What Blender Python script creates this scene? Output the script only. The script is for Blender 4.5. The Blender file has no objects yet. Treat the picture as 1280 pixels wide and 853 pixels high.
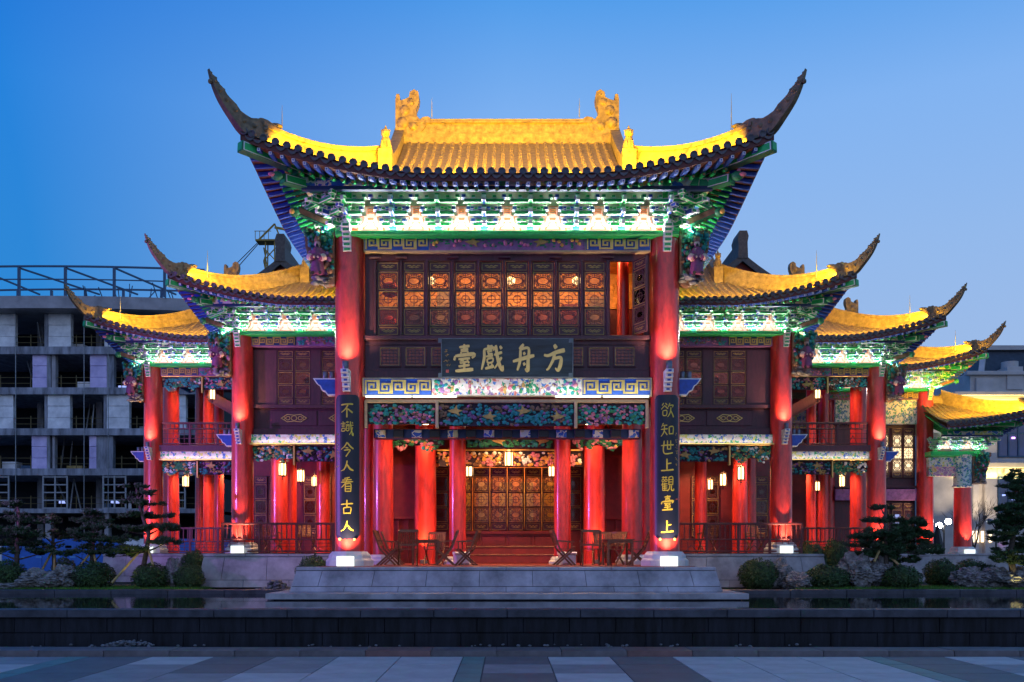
import bpy, math, random
from mathutils import Vector, Matrix, noise

S = bpy.context.scene
COL = S.collection
R = math.radians

# ---------------------------------------------------------------- camera, sky, sun, exposure
EYE = 1.92                       # eye height above the plaza, metres
DIST = 25.0                      # camera to the axis of the two great columns
FOC = 1150.0                     # focal length in photo pixels (photo 1280 wide)
cam_d = bpy.data.cameras.new('camera')
cam = bpy.data.objects.new('camera', cam_d)
COL.objects.link(cam)
cam.location = (0, -DIST, EYE)
cam.rotation_euler = (R(90), 0, 0)
cam_d.sensor_width = 36.0
cam_d.lens = FOC / 1280 * 36
cam_d.shift_x = (640 - 634) / 1280
cam_d.shift_y = (691 - 426.5) / 1280
cam_d.clip_end = 3000
S.camera = cam

W = bpy.data.worlds.new('World')
S.world = W
W.use_nodes = True
wn, wl = W.node_tree.nodes, W.node_tree.links
wn.clear()
w_out = wn.new('ShaderNodeOutputWorld')
w_bg = wn.new('ShaderNodeBackground')
w_tc = wn.new('ShaderNodeTexCoord')
w_sep = wn.new('ShaderNodeSeparateXYZ')
w_ramp = wn.new('ShaderNodeValToRGB')
w_az = wn.new('ShaderNodeMapRange')
w_mix = wn.new('ShaderNodeMix'); w_mix.data_type = 'RGBA'; w_mix.blend_type = 'MULTIPLY'
wl.new(w_tc.outputs['Generated'], w_sep.inputs[0])
wl.new(w_sep.outputs['Z'], w_ramp.inputs[0])
# dusk: pale near the skyline, deep blue overhead; the afterglow is on the east side
for i, (p, c) in enumerate([(0.0, (.37, .51, .77)), (.18, (.34, .50, .80)), (.30, (.29, .485, .84)), (.42, (.22, .45, .88)), (.53, (.065, .32, .82)), (1.0, (.025, .15, .50))]):
    e = w_ramp.color_ramp.elements[i] if i < 2 else w_ramp.color_ramp.elements.new(p)
    e.position = p
    e.color = (*c, 1)
wl.new(w_sep.outputs['X'], w_az.inputs['Value'])
w_az.inputs['From Min'].default_value = -.44
w_az.inputs['From Max'].default_value = .0
w_az.inputs['To Min'].default_value = 1
w_az.inputs['To Max'].default_value = 0
w_mix.inputs[7].default_value = (.09, .50, .82, 1)
wl.new(w_az.outputs[0], w_mix.inputs[0])
wl.new(w_ramp.outputs[0], w_mix.inputs[6])
wl.new(w_mix.outputs[2], w_bg.inputs[0])
w_bg.inputs[1].default_value = 1.0
wl.new(w_bg.outputs[0], w_out.inputs[0])

sun_d = bpy.data.lights.new('sun', 'SUN')
sun_d.energy = .40
sun_d.angle = R(100)
sun_d.color = (1, .72, .66)
sun = bpy.data.objects.new('sun', sun_d)
COL.objects.link(sun)
sun.rotation_euler = Vector((.30, .88, -.36)).to_track_quat('-Z', 'Y').to_euler()   # afterglow low behind the camera

S.view_settings.view_transform = 'Standard'
S.view_settings.look = 'None'
S.view_settings.exposure = 0
S.view_settings.gamma = 1
S.cycles.use_denoising = True
S.cycles.max_bounces = 6
S.cycles.diffuse_bounces = 3
S.cycles.glossy_bounces = 3
S.cycles.transparent_max_bounces = 8
S.cycles.sample_clamp_indirect = 4
S.cycles.caustics_reflective = False
S.cycles.caustics_refractive = False


def at(px, py, Y):
    """point at depth Y that the photograph shows at pixel (px, py)"""
    k = (Y + DIST) / FOC
    return Vector(((px - 634) * k, Y, EYE + (691 - py) * k))


# ---------------------------------------------------------------- materials
M = {}


def mat(key, col, rough=.55, metal=0., var=.12, scale=6., bump=0., bscale=30., coat=0., emit=None, es=0., spec=.5, col2=None, stretch=None):
    m = bpy.data.materials.new(key)
    m.use_nodes = True
    n, l = m.node_tree.nodes, m.node_tree.links
    b = n['Principled BSDF']
    b.inputs['Roughness'].default_value = rough
    b.inputs['Metallic'].default_value = metal
    b.inputs['Specular IOR Level'].default_value = spec
    b.inputs['Coat Weight'].default_value = coat
    b.inputs['Coat Roughness'].default_value = .12
    tc = n.new('ShaderNodeTexCoord')
    src = tc.outputs['Object']
    if stretch:
        mp = n.new('ShaderNodeMapping')
        mp.inputs['Scale'].default_value = stretch
        l.new(src, mp.inputs[0])
        src = mp.outputs[0]
    nz = n.new('ShaderNodeTexNoise')
    nz.inputs['Scale'].default_value = scale
    nz.inputs['Detail'].default_value = 7
    nz.inputs['Roughness'].default_value = .62
    l.new(src, nz.inputs['Vector'])
    mx = n.new('ShaderNodeMix')
    mx.data_type = 'RGBA'
    c = Vector(col)
    lo = c * (1 - var * 1.6)
    hi = Vector(col2) if col2 else c * (1 + var * 1.6)
    mx.inputs[6].default_value = (*lo, 1)
    mx.inputs[7].default_value = (min(hi[0], 1), min(hi[1], 1), min(hi[2], 1), 1)
    mr = n.new('ShaderNodeMapRange')
    mr.inputs['From Min'].default_value = .3
    mr.inputs['From Max'].default_value = .7
    l.new(nz.outputs[0], mr.inputs[0])
    l.new(mr.outputs[0], mx.inputs[0])
    l.new(mx.outputs[2], b.inputs['Base Color'])
    rr = n.new('ShaderNodeMapRange')
    rr.inputs['To Min'].default_value = max(.02, rough - .12)
    rr.inputs['To Max'].default_value = min(1, rough + .12)
    l.new(nz.outputs[0], rr.inputs[0])
    l.new(rr.outputs[0], b.inputs['Roughness'])
    if bump:
        nb = n.new('ShaderNodeTexNoise')
        nb.inputs['Scale'].default_value = bscale
        nb.inputs['Detail'].default_value = 5
        l.new(src, nb.inputs['Vector'])
        bp = n.new('ShaderNodeBump')
        bp.inputs['Strength'].default_value = bump
        bp.inputs['Distance'].default_value = .02
        l.new(nb.outputs[0], bp.inputs['Height'])
        l.new(bp.outputs[0], b.inputs['Normal'])
    if emit:
        b.inputs['Emission Color'].default_value = (*emit, 1)
        b.inputs['Emission Strength'].default_value = es
    M[key] = m
    return m


mat('lacquer', (.60, .034, .026), .34, var=.24, scale=3.2, coat=.45, bump=.10, bscale=16, stretch=(2, 2, .6))
mat('maroon', (.085, .022, .034), .5, var=.18, scale=5, bump=.08, bscale=25, stretch=(3, 3, .7))
mat('maroon_rail', (.10, .018, .02), .42, var=.15)
mat('red_wood', (.19, .02, .022), .45, var=.15, scale=4)
mat('tile', (.20, .145, .075), .55, var=.34, scale=9, bump=.25, bscale=22)
mat('ridge', (.19, .14, .075), .6, var=.34, scale=7, bump=.5, bscale=20)
mat('tile_dark', (.085, .08, .085), .5, var=.25, scale=9, bump=.15)
mat('fascia', (.12, .025, .02), .6, var=.2)
mat('green', (.012, .42, .10), .5, var=.15, scale=8)
mat('green_deep', (.008, .16, .07), .5, var=.15)
mat('blue', (.018, .075, .40), .5, var=.18, scale=8)
mat('navy', (.012, .03, .12), .5, var=.2)
mat('white', (.78, .78, .74), .5, var=.06)
mat('board', (.74, .72, .66), .6, var=.08)
mat('pink', (.76, .50, .42), .6, var=.1)
mat('orange', (.70, .20, .06), .6, var=.1)
mat('gold', (.66, .44, .13), .38, metal=.45, var=.12)
mat('gold_dull', (.50, .31, .09), .5, metal=.3, var=.2)
mat('gilt', (.86, .60, .16), .35, metal=.35, var=.1)
mat('cream_frame', (.55, .40, .22), .5, var=.12)
mat('teal', (.02, .27, .26), .5, var=.3, scale=18)
mat('leafgreen', (.02, .22, .09), .5, var=.3, scale=18)
mat('purple', (.30, .12, .30), .55, var=.25, scale=6)
mat('blossom', (.72, .22, .30), .5, var=.2)
mat('fruit', (.80, .42, .08), .5, var=.15)
mat('carve_brown', (.24, .12, .07), .55, var=.3)
mat('carve_dark', (.035, .018, .035), .7, var=.3)
mat('fret_glass', (.30, .05, .03), .25, var=.5, scale=2)
mat('robe', (.22, .05, .13), .5, var=.25)
mat('skin_paint', (.62, .42, .34), .5, var=.1)
mat('stone', (.33, .325, .34), .55, var=.30, scale=1.6, bump=.1, bscale=30)
mat('stone_pale', (.58, .57, .56), .5, var=.1, scale=4, bump=.06)
mat('wall_stone', (.012, .013, .018), .6, spec=.25, var=.6, scale=2.5, bump=.25, bscale=18, stretch=(2.5, 1, .35))
mat('coping', (.060, .062, .075), .55, spec=.3, var=.3, scale=3, bump=.15)
mat('kerb', (.115, .098, .10), .6, var=.3, scale=2, bump=.15)
mat('pave_dark', (.105, .115, .125), .6, var=.2, scale=1.6, bump=.1, bscale=60)
mat('pave_mid', (.22, .225, .235), .6, var=.18, scale=1.6, bump=.1, bscale=60)
mat('pave_pale', (.43, .41, .40), .62, var=.14, scale=1.6, bump=.12, bscale=80)
mat('pave_green', (.10, .21, .20), .55, var=.18, scale=2, bump=.1, bscale=60)
mat('ground', (.07, .075, .08), .8, var=.2, scale=.3)
mat('soil', (.035, .04, .02), .95, var=.4, scale=3, bump=.4)
mat('grass', (.07, .20, .022), .8, var=.45, scale=2)
mat('needles', (.032, .082, .028), .7, var=.4, scale=3)
mat('needles_warm', (.06, .08, .022), .7, var=.35, scale=3)
mat('shrub', (.04, .085, .022), .7, var=.6, scale=4)
mat('bark', (.085, .065, .048), .85, var=.35, scale=8, bump=.5)
mat('bamboo', (.45, .33, .12), .6, var=.2)
mat('rock', (.21, .20, .19), .8, var=.55, scale=3, bump=.6, bscale=9)
mat('pebble', (.15, .15, .155), .7, var=.4, scale=9)
mat('chair_wood', (.20, .075, .032), .48, var=.25, scale=7, stretch=(1, 1, 4))
mat('concrete', (.27, .28, .32), .75, var=.38, scale=1.1, bump=.1, stretch=(2.2, 1, .45))
mat('concrete_pale', (.36, .34, .35), .75, var=.2, scale=.8)
mat('cladding', (.90, .90, .92), .45, metal=0., var=.22, scale=1.1, bump=.12, bscale=3)
mat('cladding_lilac', (.62, .52, .92), .4, metal=0., var=.2, scale=.8, bump=.12, bscale=3)
mat('shell_dark', (.012, .013, .017), .9, var=.3, scale=1)
mat('steel_navy', (.05, .10, .17), .5, metal=.3, var=.15)
mat('scaffold', (.30, .31, .32), .45, metal=.5, var=.15)
mat('safety_yellow', (.16, .12, .04), .6, var=.1)
mat('crane_yellow', (.34, .22, .03), .6, var=.25)
mat('cable', (.03, .03, .035), .6)
mat('hoarding', (.025, .14, .55), .5, var=.15, scale=.7)
mat('hoarding_print', (.09, .30, .70), .5, var=.1)
mat('limestone', (.50, .46, .42), .7, var=.1, scale=1.2, bump=.05)
mat('slate', (.035, .042, .055), .6, var=.25, scale=4, bump=.2, bscale=12)
mat('blue_glass', (.02, .05, .16), .08, var=.3, scale=.6, spec=.8)
mat('teal_glass', (.03, .16, .28), .15, var=.2, scale=.5, spec=.7)
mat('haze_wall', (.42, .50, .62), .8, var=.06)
mat('rear_tile', (.10, .085, .075), .7, var=.25)
mat('plaque', (.022, .040, .047), .32, var=.5, scale=1.4, bump=.05, stretch=(.6, 1, 4))
mat('couplet', (.006, .008, .022), .38, var=.3, scale=1.5)
mat('plaque_frame', (.13, .16, .165), .5, var=.2)
mat('gold_letter', (.92, .66, .20), .4, metal=.25, var=.06)
mat('yellow_letter', (.66, .52, .05), .45, var=.06)
mat('seal', (.60, .12, .08), .6)
mat('lamp_metal', (.16, .17, .20), .4, metal=.6)
mat('orange_wood', (.62, .23, .035), .5, var=.3, scale=3, bump=.5, bscale=7)
mat('red_cloth', (.62, .02, .02), .7, var=.15)
mat('ceiling_wood', (.16, .05, .03), .6, var=.2)
mat('black_iron', (.012, .012, .014), .5)
mat('led_white', (.9, .9, .9), emit=(.93, 1., .95), es=5.)
mat('led_green', (.9, .9, .9), emit=(.80, 1., .82), es=1.5)
mat('led_cool', (.9, .9, .9), emit=(.85, .93, 1.), es=4.)
mat('base_glow', (.9, .9, .9), emit=(.90, 1., .90), es=1.25)
mat('lantern_glow', (.9, .8, .6), emit=(1., .66, .30), es=4.2)
mat('downlight', (.9, .8, .7), emit=(1., .72, .42), es=12.)
mat('amber_led', (.9, .7, .3), emit=(1., .6, .08), es=3.)
mat('window_lit', (.9, .8, .6), emit=(1., .75, .45), es=2.4)
mat('window_blue', (.3, .4, .9), emit=(.35, .45, 1.), es=1.2)
mat('street_glow', (1, 1, 1), emit=(1., .98, .92), es=60.)
mat('purple_led', (.6, .4, .9), emit=(.75, .35, 1.), es=4.)


def painted(key, cols, scale, distort=1.5, rough=.5):
    """flat colour painting on beams: patches of several paints with pale outlines"""
    m = bpy.data.materials.new(key)
    m.use_nodes = True
    n, l = m.node_tree.nodes, m.node_tree.links
    b = n['Principled BSDF']
    b.inputs['Roughness'].default_value = rough
    tc = n.new('ShaderNodeTexCoord')
    nz = n.new('ShaderNodeTexNoise')
    nz.inputs['Scale'].default_value = scale * .6
    nz.inputs['Detail'].default_value = 3
    l.new(tc.outputs['Object'], nz.inputs['Vector'])
    ad = n.new('ShaderNodeMix')
    ad.data_type = 'VECTOR'
    ad.blend_type = 'LINEAR_LIGHT' if hasattr(ad, 'blend_type') and False else ad.blend_type
    ad.inputs[0].default_value = .12 * distort
    l.new(tc.outputs['Object'], ad.inputs[4])
    l.new(nz.outputs['Color'], ad.inputs[5])
    vo = n.new('ShaderNodeTexVoronoi')
    vo.inputs['Scale'].default_value = scale
    l.new(ad.outputs[1], vo.inputs['Vector'])
    sp = n.new('ShaderNodeSeparateColor')
    l.new(vo.outputs['Color'], sp.inputs[0])
    rp = n.new('ShaderNodeValToRGB')
    rp.color_ramp.interpolation = 'CONSTANT'
    for i, c in enumerate(cols):
        e = rp.color_ramp.elements[i] if i < 2 else rp.color_ramp.elements.new(i / len(cols))
        e.position = i / len(cols)
        e.color = (*c, 1)
    l.new(sp.outputs[0], rp.inputs[0])
    ve = n.new('ShaderNodeTexVoronoi')
    ve.feature = 'DISTANCE_TO_EDGE'
    ve.inputs['Scale'].default_value = scale
    l.new(ad.outputs[1], ve.inputs['Vector'])
    gt = n.new('ShaderNodeMath')
    gt.operation = 'GREATER_THAN'
    gt.inputs[1].default_value = .05
    l.new(ve.outputs['Distance'], gt.inputs[0])
    mx = n.new('ShaderNodeMix')
    mx.data_type = 'RGBA'
    mx.inputs[6].default_value = (.72, .66, .5, 1)
    l.new(gt.outputs[0], mx.inputs[0])
    l.new(rp.outputs[0], mx.inputs[7])
    l.new(mx.outputs[2], b.inputs['Base Color'])
    M[key] = m


painted('scene_paint', [(.75, .72, .68), (.03, .32, .16), (.70, .55, .55), (.78, .76, .70), (.06, .18, .50), (.60, .16, .14), (.76, .70, .60), (.25, .14, .32)], 13)
painted('flower_paint', [(.40, .20, .38), (.40, .20, .38), (.03, .20, .14), (.66, .24, .34), (.40, .20, .38), (.62, .38, .1), (.30, .14, .32)], 9)
painted('scroll_paint', [(.012, .30, .10), (.02, .10, .45), (.70, .75, .70), (.02, .34, .14), (.70, .60, .12), (.03, .16, .42)], 5, 2.5)
painted('blue_paint', [(.02, .08, .42), (.03, .12, .48), (.60, .52, .26), (.02, .08, .42), (.6, .6, .55)], 8)
painted('bright_paint', [(.76, .74, .70), (.72, .55, .52), (.05, .36, .16), (.76, .74, .70), (.70, .62, .12), (.05, .15, .50), (.74, .60, .56)], 14)
painted('tile_paint', [(.72, .74, .72), (.05, .2, .45), (.72, .74, .72), (.04, .3, .25)], 14)


def glass_mat():
    m = bpy.data.materials.new('pane_glass')
    m.use_nodes = True
    n, l = m.node_tree.nodes, m.node_tree.links
    n.remove(n['Principled BSDF'])
    tr = n.new('ShaderNodeBsdfTransparent')
    tr.inputs[0].default_value = (.86, .84, .8, 1)
    gl = n.new('ShaderNodeBsdfGlossy')
    gl.inputs['Roughness'].default_value = .06
    lw = n.new('ShaderNodeFresnel')
    lw.inputs[0].default_value = 1.4
    mx = n.new('ShaderNodeMixShader')
    l.new(lw.outputs[0], mx.inputs[0])
    l.new(tr.outputs[0], mx.inputs[1])
    l.new(gl.outputs[0], mx.inputs[2])
    l.new(mx.outputs[0], n['Material Output'].inputs[0])
    M['glass'] = m


glass_mat()


def water_mat():
    m = bpy.data.materials.new('water')
    m.use_nodes = True
    n, l = m.node_tree.nodes, m.node_tree.links
    b = n['Principled BSDF']
    b.inputs['Base Color'].default_value = (.012, .016, .02, 1)
    b.inputs['Roughness'].default_value = .04
    b.inputs['IOR'].default_value = 1.33
    b.inputs['Specular IOR Level'].default_value = .5
    tc = n.new('ShaderNodeTexCoord')
    mp = n.new('ShaderNodeMapping')
    mp.inputs['Scale'].default_value = (.6, 1.6, 1)
    l.new(tc.outputs['Object'], mp.inputs[0])
    nz = n.new('ShaderNodeTexNoise')
    nz.inputs['Scale'].default_value = 2.2
    nz.inputs['Detail'].default_value = 4
    l.new(mp.outputs[0], nz.inputs['Vector'])
    ms = n.new('ShaderNodeTexNoise')          # wind patches: rippled here, mirror-smooth there
    ms.inputs['Scale'].default_value = .25
    l.new(tc.outputs['Object'], ms.inputs['Vector'])
    mr = n.new('ShaderNodeMapRange')
    mr.inputs['From Min'].default_value = .5
    mr.inputs['From Max'].default_value = .68
    mr.inputs['To Min'].default_value = .008
    mr.inputs['To Max'].default_value = .09
    l.new(ms.outputs[0], mr.inputs[0])
    bp = n.new('ShaderNodeBump')
    bp.inputs['Distance'].default_value = .05
    l.new(mr.outputs[0], bp.inputs['Strength'])
    l.new(nz.outputs[0], bp.inputs['Height'])
    l.new(bp.outputs[0], b.inputs['Normal'])
    M['water'] = m


water_mat()


# ---------------------------------------------------------------- mesh building
class MB:
    """collects shapes; build() links them as ONE mesh object. sx=-1 mirrors in x."""

    def __init__(s, sx=1):
        s.v, s.f, s.m, s.sm, s.sx = [], [], [], [], sx

    def add(s, vs, fs, mi=0, smooth=False):
        o = len(s.v)
        if s.sx < 0:
            s.v += [(-p[0], p[1], p[2]) for p in vs]
            s.f += [tuple(o + i for i in reversed(f)) for f in fs]
        else:
            s.v += [tuple(p) for p in vs]
            s.f += [tuple(o + i for i in f) for f in fs]
        s.m += [mi] * len(fs)
        s.sm += [smooth] * len(fs)
        return s

    def box(s, x0, x1, y0, y1, z0, z1, mi=0):
        v = [(x0, y0, z0), (x1, y0, z0), (x1, y1, z0), (x0, y1, z0), (x0, y0, z1), (x1, y0, z1), (x1, y1, z1), (x0, y1, z1)]
        return s.add(v, [(0, 3, 2, 1), (4, 5, 6, 7), (0, 1, 5, 4), (1, 2, 6, 5), (2, 3, 7, 6), (3, 0, 4, 7)], mi)

    def cbox(s, x0, x1, y0, y1, z0, z1, mi=0, b=.01):
        """box with chamfered front edges (front = -y)"""
        v = [(x0, y1, z0), (x1, y1, z0), (x1, y1, z1), (x0, y1, z1),
             (x0, y0 + b, z0), (x1, y0 + b, z0), (x1, y0 + b, z1), (x0, y0 + b, z1),
             (x0 + b, y0, z0 + b), (x1 - b, y0, z0 + b), (x1 - b, y0, z1 - b), (x0 + b, y0, z1 - b)]
        f = [(0, 3, 2, 1), (8, 9, 10, 11), (4, 5, 9, 8), (5, 6, 10, 9), (6, 7, 11, 10), (7, 4, 8, 11),
             (0, 1, 5, 4), (1, 2, 6, 5), (2, 3, 7, 6), (3, 0, 4, 7)]
        return s.add(v, f, mi)

    def hexa(s, p, mi=0):
        """8 corners: bottom 4 (ccw from above), top 4"""
        return s.add(p, [(0, 3, 2, 1), (4, 5, 6, 7), (0, 1, 5, 4), (1, 2, 6, 5), (2, 3, 7, 6), (3, 0, 4, 7)], mi)

    def bar(s, a, b, w, h, mi=0, up=(0, 0, 1)):
        a, b = Vector(a), Vector(b)
        d = (b - a).normalized()
        u = Vector(up)
        if abs(d.dot(u)) > .98:
            u = Vector((0, 1, 0))
        r = d.cross(u).normalized()
        u = r.cross(d).normalized()
        r, u = r * w / 2, u * h / 2
        p = [a - r - u, a + r - u, b + r - u, b - r - u, a - r + u, a + r + u, b + r + u, b - r + u]
        return s.hexa(p, mi)

    def tube(s, pts, rad, n=8, mi=0, caps=True, smooth=True):
        pts = [Vector(p) for p in pts]
        if not isinstance(rad, (list, tuple)):
            rad = [rad] * len(pts)
        vs, fs = [], []
        ref = None
        for i, p in enumerate(pts):
            d = (pts[min(i + 1, len(pts) - 1)] - pts[max(i - 1, 0)]).normalized()
            if ref is None:
                ref = Vector((0, 0, 1)) if abs(d.z) < .9 else Vector((1, 0, 0))
            r = d.cross(ref)
            if r.length < 1e-4:
                r = d.cross(Vector((0, 1, 0)))
            r.normalize()
            u = r.cross(d)
            ref = u
            for k in range(n):
                a = 2 * math.pi * k / n
                vs.append(p + (r * math.cos(a) + u * math.sin(a)) * rad[i])
        for i in range(len(pts) - 1):
            for k in range(n):
                a, b = i * n + k, i * n + (k + 1) % n
                fs.append((a, b, b + n, a + n))
        s.add(vs, fs, mi, smooth)
        if caps:
            s.add(vs[:n], [tuple(reversed(range(n)))], mi)
            s.add(vs[-n:], [tuple(range(n))], mi)
        return s

    def lathe(s, prof, n=24, c=(0, 0, 0), mi=0, smooth=True):
        vs, fs = [], []
        for r, z in prof:
            for k in range(n):
                a = 2 * math.pi * k / n
                vs.append((c[0] + r * math.cos(a), c[1] + r * math.sin(a), c[2] + z))
        for i in range(len(prof) - 1):
            for k in range(n):
                a, b = i * n + k, i * n + (k + 1) % n
                fs.append((a, b, b + n, a + n))
        s.add(vs, fs, mi, smooth)
        if prof[0][0] > .001:
            s.add(vs[:n], [tuple(reversed(range(n)))], mi)
        if prof[-1][0] > .001:
            s.add(vs[-n:], [tuple(range(n))], mi)
        return s

    def prism(s, poly, y0, y1, mi=0, side=None):
        """polygon in xz (ccw seen from -y) between y0 (front) and y1"""
        n = len(poly)
        vs = [(x, y0, z) for x, z in poly] + [(x, y1, z) for x, z in poly]
        fs = [tuple(range(n)), tuple(reversed(range(n, 2 * n)))]
        s.add(vs, fs, mi)
        s.add(vs, [((i + 1) % n, i, i + n, (i + 1) % n + n) for i in range(n)], mi if side is None else side)
        return s

    def prism_x(s, poly, x0, x1, mi=0):
        """polygon in (y, z) between x0 and x1"""
        n = len(poly)
        vs = [(x0, y, z) for y, z in poly] + [(x1, y, z) for y, z in poly]
        fs = [tuple(range(n)), tuple(reversed(range(n, 2 * n)))] + [((i + 1) % n, i, i + n, (i + 1) % n + n) for i in range(n)]
        return s.add(vs, fs, mi)

    def strip(s, pts, w, y0, y1, mi=0):
        """a line of bars in the xz plane, front at y0"""
        for (xa, za), (xb, zb) in zip(pts[:-1], pts[1:]):
            d = math.hypot(xb - xa, zb - za)
            if d < 1e-6:
                continue
            ux, uz = (xb - xa) / d, (zb - za) / d
            nx, nz = -uz * w / 2, ux * w / 2
            ex, ez = ux * w * .45, uz * w * .45
            q = [(xa - ex - nx, za - ez - nz), (xb + ex - nx, zb + ez - nz), (xb + ex + nx, zb + ez + nz), (xa - ex + nx, za - ez + nz)]
            s.prism(q, y0, y1, mi)
            y0 += .0004
        return s

    def dome(s, x, y, z, r, h, mi=0, n=6, rz=1.):
        """low dome bulging to -y"""
        vs = [(x, y - h, z)]
        a0 = random.random() * 6
        for k in range(n):
            a = a0 - 2 * math.pi * k / n
            rr = r * random.uniform(.75, 1.15)
            vs.append((x + rr * math.cos(a), y, z + rr * rz * math.sin(a)))
        return s.add(vs, [(0, 1 + k, 1 + (k + 1) % n) for k in range(n)], mi, True)

    def ball(s, c, r, mi=0, n=10, m=7, sc=(1, 1, 1)):
        vs, fs = [], []
        for i in range(m + 1):
            t = math.pi * i / m
            for k in range(n):
                a = 2 * math.pi * k / n
                vs.append((c[0] + r * sc[0] * math.sin(t) * math.cos(a), c[1] + r * sc[1] * math.sin(t) * math.sin(a), c[2] - r * sc[2] * math.cos(t)))
        for i in range(m):
            for k in range(n):
                a, b = i * n + k, i * n + (k + 1) % n
                fs.append((a, b, b + n, a + n))
        return s.add(vs, fs, mi, True)

    def mesh(s, name, mats):
        me = bpy.data.meshes.new(name)
        me.from_pydata(s.v, [], s.f)
        for k in mats:
            me.materials.append(M[k])
        me.polygons.foreach_set('material_index', s.m)
        me.polygons.foreach_set('use_smooth', s.sm)
        me.update()
        return me

    def build(s, name, mats, parent=None, loc=(0, 0, 0), rz=0, **kw):
        if isinstance(mats, str):
            mats = [mats]
        return link(name, s.mesh(name, mats), parent, loc, rz, **kw)


def link(name, data, parent=None, loc=(0, 0, 0), rz=0, sc=None, **kw):
    o = bpy.data.objects.new(name, data)
    COL.objects.link(o)
    o.parent = parent
    o.location = loc
    o.rotation_euler = (0, 0, rz)
    if sc:
        o.scale = sc
    for k, v in kw.items():
        if v is not None:
            o[k] = v
    return o


def thing(name, label, category, loc=(0, 0, 0), rz=0, group=None):
    return link(name, None, None, loc, rz, label=label, category=category, group=group)


def copy_tree(o, parent=None):
    c = o.copy()
    COL.objects.link(c)
    c.parent = parent
    for ch in list(o.children):
        copy_tree(ch, c)
    return c


def aim(o, d):
    o.rotation_euler = Vector(d).to_track_quat('-Z', 'Y').to_euler()


def area(name, loc, d, w, h, power, col, spread=180):
    L = bpy.data.lights.new(name, 'AREA')
    L.shape = 'RECTANGLE'
    L.size, L.size_y = w, h
    L.energy = power
    L.color = col
    L.spread = R(spread)
    o = bpy.data.objects.new(name, L)
    COL.objects.link(o)
    o.location = loc
    # long side kept horizontal along x
    z = -Vector(d).normalized()
    x = Vector((1, 0, 0))
    x = (x - z * x.dot(z)).normalized()
    y = z.cross(x)
    o.rotation_euler = Matrix((x, y, z)).transposed().to_euler()
    return o


def spot(name, loc, d, power, angle, col, blend=.6, size=.05):
    L = bpy.data.lights.new(name, 'SPOT')
    L.energy = power
    L.spot_size = R(angle)
    L.spot_blend = blend
    L.color = col
    L.shadow_soft_size = size
    o = bpy.data.objects.new(name, L)
    COL.objects.link(o)
    o.location = loc
    aim(o, d)
    return o


def lerp(a, b, t):
    return a + (b - a) * t


AMBER = (1., .53, .014)
WASH = (1., .97, .90)
WARM = (1., .55, .25)


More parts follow.
